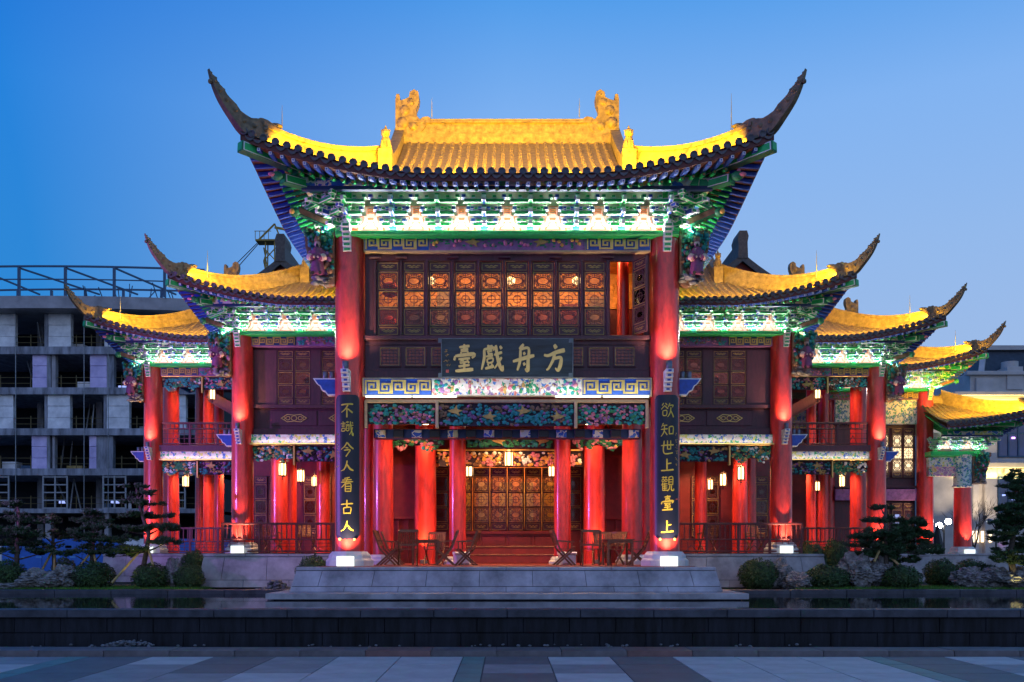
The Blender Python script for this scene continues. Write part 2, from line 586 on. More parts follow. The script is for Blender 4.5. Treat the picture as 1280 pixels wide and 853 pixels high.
# ---------------------------------------------------------------- roofs
def build_roof(par, sx, xe, xi, ye, ze, lift, D, xg, s, full, rods=(), orn=True, steep=1.):
    """hip-and-gable roof; front eave at y=ye, corner at x=xe (both corners when full)"""
    p = .26 * s
    LW = 4.4 * s

    def surf(x, d, off=0.):
        ax = abs(x) if full else x
        sg = -1 if (full and x < 0) else 1
        t = min(1, max(0, (ax - (xe - LW)) / LW))
        fade = max(0, 1 - d / (3.4 * s)) ** 1.3
        push = .15 * s * t ** 3 * fade
        return Vector((x + sg * push, ye + d - push, ze + off + s * (.30 * steep * (d / s) + .046 * (d / s) ** 2) + lift * t ** 1.65 * fade))

    def dmax(x):
        ax = abs(x) if full else x
        return D if ax <= xg else max(.02, xe - ax)

    def side(y, d, off=0.):
        """side slope of the outer corner: y from ye backwards, d inwards from x=xe"""
        q = surf(xe - (y - ye), d, off)       # same law measured along the side eave
        push = (xe - (y - ye)) - q.x
        return Vector((xe - d - push, y - (0 if y - ye > LW else 0) + push, q.z)) if False else Vector((xe - (q.y - ye), ye + (xe - q.x), q.z))

    x0 = -xe if full else xi
    n = int(round((xe - x0) / p))
    xs = [x0 + (xe - x0) * i / n for i in range(n + 1)]
    # slope sheet = the roof part itself
    mb = MB(sx)
    NV = 10
    for i in range(n):
        vs = []
        for x in (xs[i], xs[i + 1]):
            for k in range(NV + 1):
                vs.append(surf(x, dmax(x) * k / NV))
        mb.add(vs, [(k, k + NV + 1, k + NV + 2, k + 1) for k in range(NV)], 0, True)
    yr = ye + D
    zr = ze + s * (.30 * steep * (D / s) + .046 * (D / s) ** 2)
    # back slope
    xa = -xg if full else xi
    for k in range(6):
        d0, d1 = D * k / 6, D * (k + 1) / 6
        a, b, c, d = surf(xa, d0), surf(xg, d0), surf(xg, d1), surf(xa, d1)
        f = lambda q: (q[0], 2 * yr - q[1], q[2])
        mb.add([f(a), f(b), f(c), f(d)], [(3, 2, 1, 0)], 0, True)
    # side slopes, gable walls
    for sg in ((1, -1) if full else (1,)):
        ylen = 2 * D
        ny = 26
        for j in range(ny):
            vs = []
            for yy in (ye + ylen * j / ny, ye + ylen * (j + 1) / ny):
                dm = min(xe - xg, max(.02, yy - ye))
                for k in range(7):
                    q = side(yy, dm * k / 6)
                    vs.append((sg * q.x, q.y, q.z))
            fs = [(k, k + 7, k + 8, k + 1) for k in range(6)]
            mb.add(vs, fs if sg > 0 else [tuple(reversed(f)) for f in fs], 0, True)
        gx = sg * (xg - .15)
        g0 = ye + (xe - xg)
        zg = surf(xe - (xe - xg), xe - xg).z
        mb.add([(gx, g0, zg - .1), (gx, 2 * yr - g0, zg - .1), (gx, yr, zr)], [(0, 1, 2)], 1)
    roof = mb.build('roof', ['tile', 'red_wood'], par)
    # tile rows
    for i in range(n + 1):
        x = xs[i] if 0 < i < n else (xs[i] - (p * .35 if i == n else -p * .35))
        dm = dmax(x)
        tb = MB(sx)
        r = .062 * s
        segs = max(2, int(dm / (.30 * s)))
        vs, fs = [], []
        q = 6
        ring = 0
        for k in range(segs):
            for e, rr in ((0, 1.), (1, .82)):
                c = surf(x, dm * (k + e) / segs)
                for a in range(q + 1):
                    th = math.pi * a / q
                    vs.append((c.x + r * rr * 1.05 * math.cos(th), c.y, c.z - .012 + r * rr * 1.25 * math.sin(th)))
                ring += 1
        for k in range(ring - 1):
            for a in range(q):
                b0 = k * (q + 1) + a
                fs.append((b0, b0 + 1, b0 + q + 2, b0 + q + 1))
        tb.add(vs, fs, 0, False)
        c = surf(x, 0)
        # round end cap
        tb.lathe([(.001, .006), (.06 * s, .006), (.066 * s, -.006), (.092 * s, 0), (.096 * s, .012), (.096 * s, .07)], 12, (0, 0, 0), 1)
        nv = 4 * 10 + 10 * 0
        cnt = len(tb.v) - len(vs)
        for k in range(len(vs), len(tb.v)):
            lx, ly, lz = tb.v[k]
            tb.v[k] = (c.x * sx + lx, c.y - .03 + lz, c.z + .045 * s + ly)
        # drip tongue between this row and the next
        if i < n:
            xm = x + p / 2
            cm = surf(xm, 0)
            w = p * .50
            pts = []
            for a in range(7):
                th = math.pi + math.pi * a / 6
                pts.append((cm.x + w * math.cos(th), cm.z + .03 * s + (.165 * s) * math.sin(th) * (1 if abs(math.sin(th)) < .9 else 1.05)))
            pts += [(cm.x + w * .6, cm.z - .045 * s), (cm.x, cm.z - .075 * s), (cm.x - w * .6, cm.z - .045 * s)]
            tb.prism(pts, cm.y - .015, cm.y + .02, 1)
        tb.build('tile_row', ['tile', 'tile_dark'], roof)
    # eave board and soffit
    eb = MB(sx)
    for sides in range(2):
        for sg in (((1,) if not full else (1, -1)) if sides else (1,)):
            if sides:
                st = [ye + 2 * D * j / 40 for j in range(41)]
                fn = lambda u, d, o: (lambda q: Vector((sg * q.x, q.y, q.z)))(side(u, d, o))
                lim = lambda u: min(2.5 * s, max(.03, u - ye))
            else:
                st = xs
                fn = surf
                lim = lambda u: min(2.5 * s, max(.03, xe - (abs(u) if full else u)))
            for a, b in zip(st[:-1], st[1:]):
                e0, e1, e2, e3 = fn(a, .02, -.03), fn(b, .02, -.03), fn(b, .02, -.20 * s), fn(a, .02, -.20 * s)
                eb.add([e0, e1, e2, e3], [(3, 2, 1, 0)], 0)
                s2, s3 = fn(b, lim(b), -.20 * s), fn(a, lim(a), -.20 * s)
                eb.add([e3, e2, s2, s3], [(3, 2, 1, 0)], 1)
    eb.build('eave_board', ['fascia', 'ceiling_wood'], roof)
    # rafters: square flying ones with painted ends, round ones behind
    rb = MB(sx)
    for i in range(n):
        x = (xs[i] + xs[i + 1]) / 2
        ax = abs(x) if full else x
        lm = xe - ax
        f0, f1 = surf(x, .06, -.255 * s), surf(x, min(.95 * s, max(.1, lm)), -.255 * s)
        rb.bar(f0, f1, .085 * s, .085 * s, 0)
        d = (f0 - f1).normalized() * .004
        rb.bar(f0 + d, f0 + d * 2, .075 * s, .075 * s, 3)
        rb.bar(f0 + d * 2, f0 + d * 3, .036 * s, .036 * s, 0)
        if lm > .9 * s:
            g0, g1 = surf(x, .68 * s, -.36 * s), surf(x, min(2.5 * s, lm), -.36 * s)
            rb.tube([g0, g1], .052 * s, 7, 1)
            d = (g0 - g1).normalized() * .004
            rb.tube([g0, g0 + d * 2], .03 * s, 6, 2)
    for sg in ((1, -1) if full else (1,)):
        ny = int(2 * D / p)
        for j in range(1, ny):
            yy = ye + 2 * D * j / ny
            lm = yy - ye
            tr = lambda q: Vector((sg * q.x, q.y, q.z))
            f0, f1 = tr(side(yy, .06, -.255 * s)), tr(side(yy, min(.72 * s, max(.1, lm)), -.255 * s))
            rb.bar(f0, f1, .085 * s, .085 * s, 0)
            if lm > .9 * s:
                g0, g1 = tr(side(yy, .52 * s, -.36 * s)), tr(side(yy, min(2.5 * s, lm), -.36 * s))
                rb.tube([g0, g1], .052 * s, 7, 1)
    rb.build('rafters', ['blue', 'green', 'gold_dull', 'white'], roof, kind='stuff')
    # ridges at the corners
    for sg in ((1, -1) if full else (1,)):
        dh = xe - xg
        # corner beams under the eave
        cb = MB(sx)
        a = surf(xe - 2.4 * s, 2.4 * s, -.62 * s)
        b = surf(xe, 0, -.36 * s)
        a2 = surf(xe - 2.4 * s, 2.4 * s, -.80 * s)
        b2 = surf(xe - .75 * s, .75 * s, -.62 * s)
        for (u, v, h) in ((a, b, .24 * s), (a2, b2, .22 * s)):
            u, v = Vector((sg * u.x, u.y, u.z)), Vector((sg * v.x, v.y, v.z))
            cb.bar(u, v, .24 * s, h, 4)
            k = (v - u).normalized()
            cb.bar(u + k * .05, v - k * .03, .248 * s, h * .86, 1)
            cb.bar(u + k * .08, v - k * .06, .256 * s, h * .70, 0)
            cb.bar(v - k * .01, v + k * .012, .20 * s, h * .8, 0)
        v = Vector((sg * b2.x, b2.y, b2.z))
        k = Vector((sg, -1, .25)).normalized()
        cb.ball(v + k * .16 * s, .13 * s, 2, sc=(1.2, 1, .9))       # dragon head on the beam end
        cb.ball(v + k * .32 * s - Vector((0, 0, .03)), .07 * s, 3, sc=(1.3, 1, .7))
        cb.ball(v + k * .2 * s + Vector((0, 0, .11 * s)), .05 * s, 3)
        cb.build('corner_beam', ['green', 'white', 'leafgreen', 'blossom', 'green_deep'], roof)
        # hip ridge
        hb = MB(sx)
        path = []
        for k in range(13):
            d = lerp(dh, .34 * s, k / 12)
            q = surf(xe - d, d)
            path.append((Vector((sg * q.x, q.y, q.z)), lerp(.66, .50, (k / 12)) * s))
        nrm = Vector((sg, 1, 0)).normalized()
        for ww, lo, hi in ((.13 * s, -.1, .80), (.17 * s, .80, 1.), (.155 * s, .30, .36)):
            vs = []
            for q, h in path:
                for sd, zz in ((-1, lo), (-1, hi), (1, hi), (1, lo)):
                    vs.append(q + nrm * sd * ww + Vector((0, 0, h * zz)))
            fs = []
            for k in range(12):
                for e in range(4):
                    i0, i1 = k * 4 + e, k * 4 + (e + 1) % 4
                    fs.append((i0, i1, i1 + 4, i0 + 4))
            fs += [(0, 3, 2, 1), (48, 49, 50, 51)]
            hb.add(vs, fs, 0)
        hb.build('hip_ridge', ['ridge'], roof)
        # horn: the upswept tip of the hip
        tb = MB(sx)
        q0 = surf(xe, 0)
        q0 = Vector((sg * q0.x, q0.y, q0.z))
        out = Vector((sg, -1, 0)).normalized()
        K = 18
        qs = surf(xe - .7 * s, .7 * s)
        dz0 = (qs.z - q0.z) / s
        lo = [(-.75, dz0 - .05), (-.35, -.08), (-.04, -.02), (.20, .30), (.44, .70), (.58, 1.06), (.66, 1.40)]
        hi = [(-.75, dz0 + .53), (-.50, .50), (-.25, .60), (.10, .90), (.36, 1.20), (.54, 1.42), (.69, 1.55)]

        def along(P, t):
            u = t * (len(P) - 1)
            i = min(int(u), len(P) - 2)
            f = u - i
            g = [P[max(i - 1, 0)], P[i], P[i + 1], P[min(i + 2, len(P) - 1)]]
            return [.5 * (2 * g[1][c] + (g[2][c] - g[0][c]) * f + (2 * g[0][c] - 5 * g[1][c] + 4 * g[2][c] - g[3][c]) * f * f + (3 * g[1][c] - g[0][c] - 3 * g[2][c] + g[3][c]) * f ** 3) for c in (0, 1)]
        vs, cen = [], []
        for k in range(K + 1):
            t = k / K
            a_, b_ = along(lo, t), along(hi, t)
            a_, b_ = ((.86 * u, .80 * v) if u > -.3 else (u, v) for u, v in (a_, b_))
            sl = .30 * min(1, max(0, (t - .1) / .3))
            b_ = (lerp(b_[0], a_[0], sl), lerp(b_[1], a_[1], sl))
            pa = q0 + out * a_[0] * 1.414 * s + Vector((0, 0, a_[1] * s))
            pb_ = q0 + out * b_[0] * 1.414 * s + Vector((0, 0, (b_[1] + .025 * math.sin(k * 2.2)) * s))
            w = lerp(.15, .05, t) * s
            cen.append((pa, pb_))
            vs += [pa - nrm * w, pb_ - nrm * w, pb_ + nrm * w, pa + nrm * w]
        fs = []
        for k in range(K):
            for e in range(4):
                i0, i1 = k * 4 + e, k * 4 + (e + 1) % 4
                fs.append((i0, i1, i1 + 4, i0 + 4))
        fs += [(0, 3, 2, 1), (K * 4, K * 4 + 1, K * 4 + 2, K * 4 + 3)]
        tb.add(vs, fs, 0)
        for k in range(2, K):                      # scrolls along its back and flanks
            pa, pb_ = cen[k]
            t = k / K
            tb.ball(pb_ - out * .02, lerp(.075, .04, t) * s, 0, 8, 5, (1.1, .9, .8))
            if k % 2 and t < .85:
                tb.ball(pa.lerp(pb_, .55) - nrm * lerp(.13, .05, t) * s, lerp(.10, .05, t) * s, 0, 8, 5, (1.1, .6, .8))
        tb.ball(cen[1][1] + Vector((0, 0, .04 * s)), .12 * s, 0, 8, 5, (1.7, 1, .6))
        tb.ball(cen[K - 2][0] - nrm * 0 + out * .03, .06 * s, 0, 8, 5)
        tb.build('ridge_horn', ['ridge'], roof)
        # descending ridge beside the gable, with the seated lion at its foot
        db = MB(sx)
        vs = []
        K = 10
        xx = sg * xg
        for k in range(K + 1):
            d = lerp(dh - .1, D, k / K)
            z = ze + s * (.30 * steep * (d / s) + .046 * (d / s) ** 2)
            for sd, zz in ((-1, -.1), (-1, .42 * s), (1, .42 * s), (1, -.1)):
                vs.append((xx + sd * .15 * s, ye + d, z + zz))
        fs = []
        for k in range(K):
            for e in range(4):
                i0, i1 = k * 4 + e, k * 4 + (e + 1) % 4
                fs.append((i0, i1, i1 + 4, i0 + 4))
        fs += [(0, 3, 2, 1)]
        db.add(vs, fs, 0)
        db.build('gable_ridge', ['ridge'], roof)
        lb = MB(sx)
        yl = ye + dh - .38 * s
        zl = ze + s * (.30 * (dh - .38 * s) / s + .046 * ((dh - .38 * s) / s) ** 2)
        lb.cbox(xx - .19 * s, xx + .19 * s, yl - .19 * s, yl + .25 * s, zl - .1, zl + .58 * s, 0)
        zb = zl + .58 * s
        lb.lathe([(.15 * s, 0), (.17 * s, .10 * s), (.14 * s, .24 * s), (.11 * s, .36 * s), (.05 * s, .42 * s)], 10, (xx, yl, zb), 0)
        lb.ball((xx, yl - .05 * s, zb + .46 * s), .125 * s, 0, 10, 7, (1, 1, 1.05))
        lb.ball((xx, yl - .17 * s, zb + .43 * s), .06 * s, 0, 8, 5)
        lb.lathe([(.06 * s, 0), (.03 * s, .1 * s), (.001, .16 * s)], 8, (xx, yl, zb + .55 * s), 0)
        for e in (-1, 1):
            lb.tube([(xx + e * .08 * s, yl - .13 * s, zb + .22 * s), (xx + e * .08 * s, yl - .17 * s, zb)], .04 * s, 7, 0)
            lb.ball((xx + e * .10 * s, yl - .02, zb + .55 * s), .035 * s, 0, 6, 4)
        if orn:
            lb.build('roof_lion', ['ridge'], roof)
    # main ridge
    mr = MB(sx)
    xa = -xg if full else xi
    for hw, z0, z1 in ((.20, -.15, .16), (.16, .16, .20), (.14, .20, .50), (.19, .50, .56), (.14, .56, .64)):
        mr.box(xa, xg, yr - hw * s, yr + hw * s, zr + z0 * s * (1 if orn else .5), zr + z1 * s * (1 if orn else .5), 0)
    mr.build('main_ridge', ['ridge'], roof)
    # ridge-end dragons
    out = [(75, 285), (75, 96), (80, 72), (94, 72), (97, 102), (120, 96), (140, 86), (144, 62), (164, 50), (184, 60), (189, 85), (186, 110), (174, 140), (176, 172),
           (192, 190), (206, 180), (228, 176), (244, 184), (242, 200), (226, 206), (214, 230), (196, 250), (170, 262), (150, 280)]
    for sg in ((1, -1) if full else (1,)):
        pb = MB(sx)
        poly = [(sg * (xg + .12 * s - (x - 75) / 154 * s), zr + (.60 + (192 - z) / 150) * s) for x, z in out]
        if sg < 0:
            poly = poly
        pb.prism(poly if sg < 0 else poly[::-1], yr - .17 * s, yr + .17 * s, 0)
        for (x, z, r_) in ((150, 110, .14), (120, 150, .18), (110, 210, .2), (160, 225, .16), (205, 205, .1), (165, 72, .09)):
            pb.ball((sg * (xg + .12 * s - (x - 75) / 154 * s), yr - .12 * s, zr + (.62 + (192 - z) / 154) * s), r_ * s, 0, 8, 6, (1, .75, 1))
        if orn:
            pb.build('ridge_dragon', ['ridge'], roof)
    for (x, y, z0, z1) in rods:
        q = MB(sx)
        q.tube([(x, y, z0), (x, y, (z0 + z1) / 2), (x, y, z1)], [.018, .014, .004], 6, 0)
        q.build('lightning_rod', ['scaffold'], roof)
    # amber washer bars lying on the tiles behind the drip edge
    wb = MB(sx)
    for i in range(2, n - 2, 3):
        q = surf((xs[i] + xs[i + 1]) / 2, .34 * s)
        wb.cbox(q.x - .10, q.x + .10, q.y - .025, q.y + .025, q.z + .0, q.z + .05, 0, .005)
    wb.build('roof_washer', ['lamp_metal'], roof, kind='stuff')
    return roof, surf


# ---------------------------------------------------------------- bracket sets (dougong)
def obx(mb, x0, x1, y0, y1, z0, z1, mi, w=.013):
    """painted member with a pale outline round its front"""
    mb.box(x0, x1, y0, y1, z0, z1, 1)
    mb.box(x0 + w, x1 - w, y0 - .005, y0, z0 + w, z1 - w, mi)
    mb.box(x0 - .002, x0, y0 + w, y1 - w, z0 + w, z1 - w, mi)
    mb.box(x1, x1 + .002, y0 + w, y1 - w, z0 + w, z1 - w, mi)
    mb.box(x0 + w, x1 - w, y0 + w, y1 - w, z0 - .002, z0, mi)


def bracket_mesh(flip):
    mb = MB()
    A, B = (2, 3) if flip else (2, 2)
    obx(mb, -.10, .10, -.10, .04, .0, .10, A)
    for k in range(3):
        z = .10 + .195 * k
        y = -.06 - .22 * k
        a = .26 + .10 * k
        c1, c2 = (A, B) if k % 2 == 0 else (A, 3)
        obx(mb, -a, a, y - .05, y + .03, z, z + .085, c1)              # crosswise arm
        for e in (-1, 1):                                             # stepped arm ends and bearing blocks
            obx(mb, e * a - .055, e * a + .055, y - .075, y + .04, z + .095, z + .18, c2)
            obx(mb, e * a * .52 - .05, e * a * .52 + .05, y - .065, y + .035, z + .095, z + .165, c1)
        if k:
            b = .17 + .09 * k
            obx(mb, -b, b, -.10, -.02, z + .01, z + .08, c2)           # arm in the wall plane
            for e in (-1, 1):
                obx(mb, e * b - .045, e * b + .045, -.12, -.01, z + .09, z + .165, c1)
        # forward arm with a beak
        obx(mb, -.045, .045, y - .20, .0, z + .0, z + .12, c2)
        mb.prism_x([(y - .20, z + .02), (y - .20, z + .11), (y - .31, z + .05), (y - .30, z - .02)], -.035, .035, 1)
        mb.prism_x([(y - .205, z + .03), (y - .205, z + .10), (y - .285, z + .05), (y - .28, z + .0)], -.038, .038, c1)
        obx(mb, -.06, .06, y - .12, y + .05, z + .10, z + .19, c1)
    return mb.mesh('bracket_set', ['board', 'white', 'green', 'blue'])


BR = [bracket_mesh(0), bracket_mesh(1)]


def pad_mesh():
    """bracket-space board: pale vase silhouette outlined in orange with a square knot on top"""
    mb = MB()
    o = [(-.34, 0), (.34, 0), (.30, .14), (.20, .19), (.16, .33), (.24, .35), (.10, .38), (.13, .60), (-.13, .60), (-.10, .38), (-.24, .35), (-.16, .33), (-.20, .19), (-.30, .14)]
    mb.prism(o, -.02, 0, 1)
    c = [(x * .88, .02 + z * .93) for x, z in o]
    mb.prism(c, -.026, -.02, 0)
    mb.prism([(x * .55, .04 + z * .45) for x, z in o], -.030, -.026, 1)
    mb.prism([(x * .44, .05 + z * .36) for x, z in o], -.034, -.030, 0)
    for e in (-1, 0, 1):
        mb.box(-.07, .07, -.034, -.026, .46 + e * .045, .475 + e * .045, 1)
    mb.box(-.07, -.055, -.0345, -.026, .40, .535, 1)
    mb.box(.055, .07, -.0345, -.026, .40, .535, 1)
    return mb.mesh('bracket_board', ['pink', 'orange'])


PAD = pad_mesh()


def dougong(par, sx, xs, y, z, s, ysides=(), xside=None, both=False):
    """row of bracket sets on top of the beam, boards between, purlin above"""
    bb = MB(sx)
    bb.box(xs[0], xs[-1], y + .02, y + .10, z, z + .95 * s, 0)
    bb.build('bracket_backboard', ['board'], par)
    for i, x in enumerate(xs):
        link('bracket_set', BR[i % 2], par, (sx * x, y, z), 0, (s, s, s))
    for a, b in zip(xs[:-1], xs[1:]):
        link('bracket_board', PAD, par, (sx * (a + b) / 2, y + .018, z + .01), 0, (s, s, s))
    for sg in ((1, -1) if both else (1,)):
        for i, yy in enumerate(ysides):
            link('bracket_set', BR[i % 2], par, (sx * sg * (xside + .22), yy, z), R(90) * sx * sg, (s, s, s))
        link('bracket_set', BR[0], par, (sx * sg * (xside + .15), y + .05, z), R(45) * sx * sg, (s * 1.15, s * 1.25, s))
    pb = MB(sx)
    e = xside + .9 * s if xside is not None else xs[-1]
    x0 = -e if both else xs[0]
    pb.box(x0, e, y - .86 * s, y - .70 * s, z + .75 * s, z + .93 * s, 0)
    pb.box(x0, e, y - .84 * s, y - .72 * s, z + .66 * s, z + .745 * s, 1)
    if xside is not None:
        for sg in ((1, -1) if both else (1,)):
            a, b = sorted((sg * (e - .02), sg * (e - .16)))
            pb.box(a, b, y - .70 * s, 8 * s, z + .75 * s, z + .93 * s, 0)
            a, b = sorted((sg * (xside + .02), sg * (xside + .1)))
            pb.box(a, b, y + .15, 7 * s, z, z + .95 * s, 2)
    pb.build('eave_purlin', ['scroll_paint', 'navy', 'board'], par)


# ---------------------------------------------------------------- carving, lattice, paint
def meander(mb, x0, x1, z0, z1, y, mi, t=None):
    h = z1 - z0
    n = max(1, round((x1 - x0) / (h * .92)))
    w = (x1 - x0) / n
    t = t or h * .13
    for i in range(n):
        cell = [(.06, .05), (.06, .94), (.94, .94), (.94, .30), (.32, .30), (.32, .68), (.66, .68), (.66, .50)] if i % 2 == 0 else \
               [(.06, .94), (.06, .06), (.94, .06), (.94, .70), (.32, .70), (.32, .32), (.66, .32), (.66, .50)]
        mb.strip([(x0 + w * (i + a), z0 + h * b) for a, b in cell], t, y - .03, y, mi)


def carve(mb, x0, x1, z0, z1, y, pal, dens=70, r=.05, wavy=0, seed=1, depth=.06):
    """openwork carving: many small raised leaves and blossoms; pal = [(material index, weight)]"""
    random.seed(seed)
    tot = sum(w for _, w in pal)
    n = int((x1 - x0) * (z1 - z0) * dens / (r / .05) ** 2)
    for _ in range(n):
        x, u = random.uniform(x0 + r, x1 - r), random.random()
        zl = z0 + wavy * (.5 + .5 * math.cos((x - x0) / (x1 - x0) * 2 * math.pi * 2))
        z = lerp(zl + r * .6, z1 - r, u)
        k = random.random() * tot
        # clumps: neighbours share a colour
        k = (noise.noise(Vector((x * 2.6, z * 3.5, seed))) * 1.0 + .5 + (k / tot - .5) * .55) * tot
        for mi, w in pal:
            k -= w
            if k <= 0:
                break
        mb.dome(x, y - random.uniform(0, depth), z, r * random.uniform(.6, 1.35), r * .7, mi, 6, random.uniform(.6, 1))


def bird(mb, x, z, s, y, mi, e=1):
    poly = [(-.5, .05), (-.2, -.10), (.05, -.14), (.30, -.30), (.22, -.05), (.48, .06), (.30, .10), (.14, .12), (.10, .42), (-.08, .16)]
    q = [(x + e * a * s, z + b * s) for a, b in poly]
    mb.prism(q if e > 0 else q[::-1], y - .03, y, mi)


def ring(cx, cz, rx, rz, n=12, a0=0):
    return [(cx + rx * math.cos(a0 + 2 * math.pi * k / n), cz + rz * math.sin(a0 + 2 * math.pi * k / n)) for k in range(n + 1)]


def rect(x0, x1, z0, z1):
    return [(x0, z0), (x1, z0), (x1, z1), (x0, z1), (x0, z0)]


def leaf_mesh(W_, H_, gl=True):
    """window or door leaf: five panels, three of them lattice; origin bottom centre, front -y"""
    mb = MB()
    h = [0, .115, .135, .365, .385, .60, .62, .86, .88, 1.0]
    x = W_ / 2
    st = .045
    mb.cbox(-x, -x + st, -.03, .03, 0, H_, 0)
    mb.cbox(x - st, x, -.03, .03, 0, H_, 0)
    for a, b in ((0, .012), (.115, .135), (.365, .385), (.60, .62), (.86, .88), (.988, 1)):
        mb.cbox(-x + st, x - st, -.026, .026, a * H_, b * H_, 0)
    xi = x - st
    for a, b in ((.012, .115), (.88, .988)):
        mb.box(-xi, xi, .0, .012, a * H_, b * H_, 0)
        mb.strip(rect(-xi + .012, xi - .012, a * H_ + .014, b * H_ - .014), .011, -.012, .0, 1)
        zc = (a + b) / 2 * H_
        mb.strip([(-.17, zc + .02), (-.11, zc + .035), (-.06, zc), (0, zc + .035), (.06, zc), (.11, zc + .035), (.17, zc + .02)], .018, -.012, 0, 1)
        mb.strip([(-.13, zc - .01), (-.05, zc - .03), (0, zc - .012), (.05, zc - .03), (.13, zc - .01)], .016, -.010, 0, 1)
    for a, b in ((.135, .365), (.62, .86)):
        z0, z1 = a * H_, b * H_
        zc, hz = (z0 + z1) / 2, (z1 - z0) / 2
        mb.strip(rect(-xi + .010, xi - .010, z0 + .012, z1 - .012), .012, -.018, .0, 1)
        mb.strip(rect(-xi + .032, xi - .032, z0 + .034, z1 - .034), .02, -.012, .008, 0)
        mb.strip(ring(0, zc, .155, hz * .42, 8, R(22)), .022, -.012, .008, 0)
        for k in range(18):                                             # openwork knots round the hexagon
            t = 2 * math.pi * k / 18
            ex, ez = xi * .74 * math.cos(t), hz * .70 * math.sin(t)
            mb.strip(ring(ex, ez + zc, .034, .034, 5, t), .014, -.010, .006, 0)
        for ex in (-1, 1):
            for ez in (-1, 1):
                mb.strip(ring(ex * xi * .82, zc + ez * hz * .80, .035, .035, 5), .014, -.010, .006, 0)
                mb.strip([(ex * .12, zc + ez * hz * .36), (ex * xi * .92, zc + ez * hz * .9)], .016, -.009, .006, 0)
        for ex, ez in ((0, 1), (0, -1), (1, 0), (-1, 0)):
            mb.strip([(ex * .15, zc + ez * hz * .42), (ex * xi * .95, zc + ez * hz * .95)], .018, -.009, .006, 0)
    z0, z1 = .385 * H_, .60 * H_
    zc, hz = (z0 + z1) / 2, (z1 - z0) / 2
    mb.strip(rect(-xi + .010, xi - .010, z0 + .012, z1 - .012), .012, -.018, .0, 1)
    mb.strip(ring(0, zc, xi * .42, hz * .48, 12), .018, -.012, .006, 0)
    mb.strip([(-xi, zc), (xi, zc)], .014, -.010, .006, 0)
    mb.strip([(0, z0), (0, z1)], .014, -.0095, .006, 0)
    for ex in (-1, 1):
        for ez in (-1, 1):
            mb.strip([(ex * xi * .98, zc + ez * hz * .45), (ex * xi * .72, zc + ez * hz * .52), (ex * xi * .58, zc + ez * hz * .72), (ex * xi * .45, zc + ez * hz * .98)], .02, -.012, .006, 0)
    return mb.mesh('window_leaf', ['maroon', 'gold_dull'])


def pane_mesh(W_, H_):
    mb = MB()
    mb.box(-W_ / 2 + .04, W_ / 2 - .04, .012, .018, .13 * H_, .865 * H_, 0)
    return mb.mesh('pane', ['glass'])


LEAF = leaf_mesh(.62, 2.0)
PANE = pane_mesh(.62, 2.0)


def leaf(par, x, y, z, w, h, name='window_leaf', rz=0):
    o = link(name, LEAF, par, (x, y, z), rz, (w / .62, 1, h / 2.0))
    link('pane', PANE, o)
    return o


def railing(par, sx, x0, x1, y, z, h, name='railing', lattice=.45):
    mb = MB(sx)
    mb.cbox(x0, x1, y - .05, y + .05, z + h - .07, z + h, 0)
    zm = z + h * lattice
    mb.cbox(x0, x1, y - .035, y + .035, zm - .025, zm + .025, 0)
    mb.cbox(x0, x1, y - .035, y + .035, z + .04, z + .09, 0)
    n = max(2, int((x1 - x0) / .16))
    for i in range(n + 1):
        x = lerp(x0 + .02, x1 - .02, i / n)
        mb.box(x - .016, x + .016, y - .016, y + .016, zm, z + h - .07, 0)
    n = max(1, round((x1 - x0) / 1.1))
    for i in range(n + 1):
        x = lerp(x0 + .03, x1 - .03, i / n)
        mb.box(x - .035, x + .035, y - .04, y + .04, z, z + h, 0)
        if i < n:
            xa, xb = x, lerp(x0 + .03, x1 - .03, (i + 1) / n)
            for q in (.2, .4, .6, .8):
                xx = lerp(xa, xb, q)
                mb.strip([(xx, z + .09), (xx, zm)], .018, y - .01, y + .01, 0)
            for q in (.33, .66):
                zz = lerp(z + .09, zm, q)
                mb.strip([(xa, zz), (xb, zz)], .018, y - .009, y + .009, 0)
            xc = (xa + xb) / 2
            mb.strip([(xc - .16, z + .09), (xc, (z + zm) / 2 + .05), (xc + .16, z + .09)], .02, y - .012, y + .012, 0)
    return mb.build(name, ['maroon_rail'], par)


def column(par, sx, x, y, z0, z1, r, base=True, name='column', lit=True):
    mb = MB(sx)
    zb = z0 + (.40 * r / .4 if base else 0)
    hh = z1 - zb
    mb.lathe([(r * 1.0, 0), (r * 1.0, hh * .3), (r * .985, hh * .6), (r * .95, hh * .9), (r * .93, hh)], 32, (x, y, zb), 0)
    c = mb.build(name, ['lacquer'], par)
    if base:
        q = MB(sx)
        k = r / .4
        q.lathe([(r * 1.62, 0), (r * 1.62, .16 * k), (r * 1.45, .22 * k), (r * 1.42, .30 * k), (r * 1.2, .40 * k), (r * .9, .402 * k)], 8, (x, y, z0), 0, False)
        q.build('plinth', ['stone_pale'], c)
        if lit:
            q = MB(sx)
            w = r * .56
            q.cbox(x - w, x + w, y - r * 1.86, y - r * 1.55, z0 + .003, z0 + .27 * k, 0, .012)
            q.build('plinth_lamp', ['base_glow'], c)
    return c


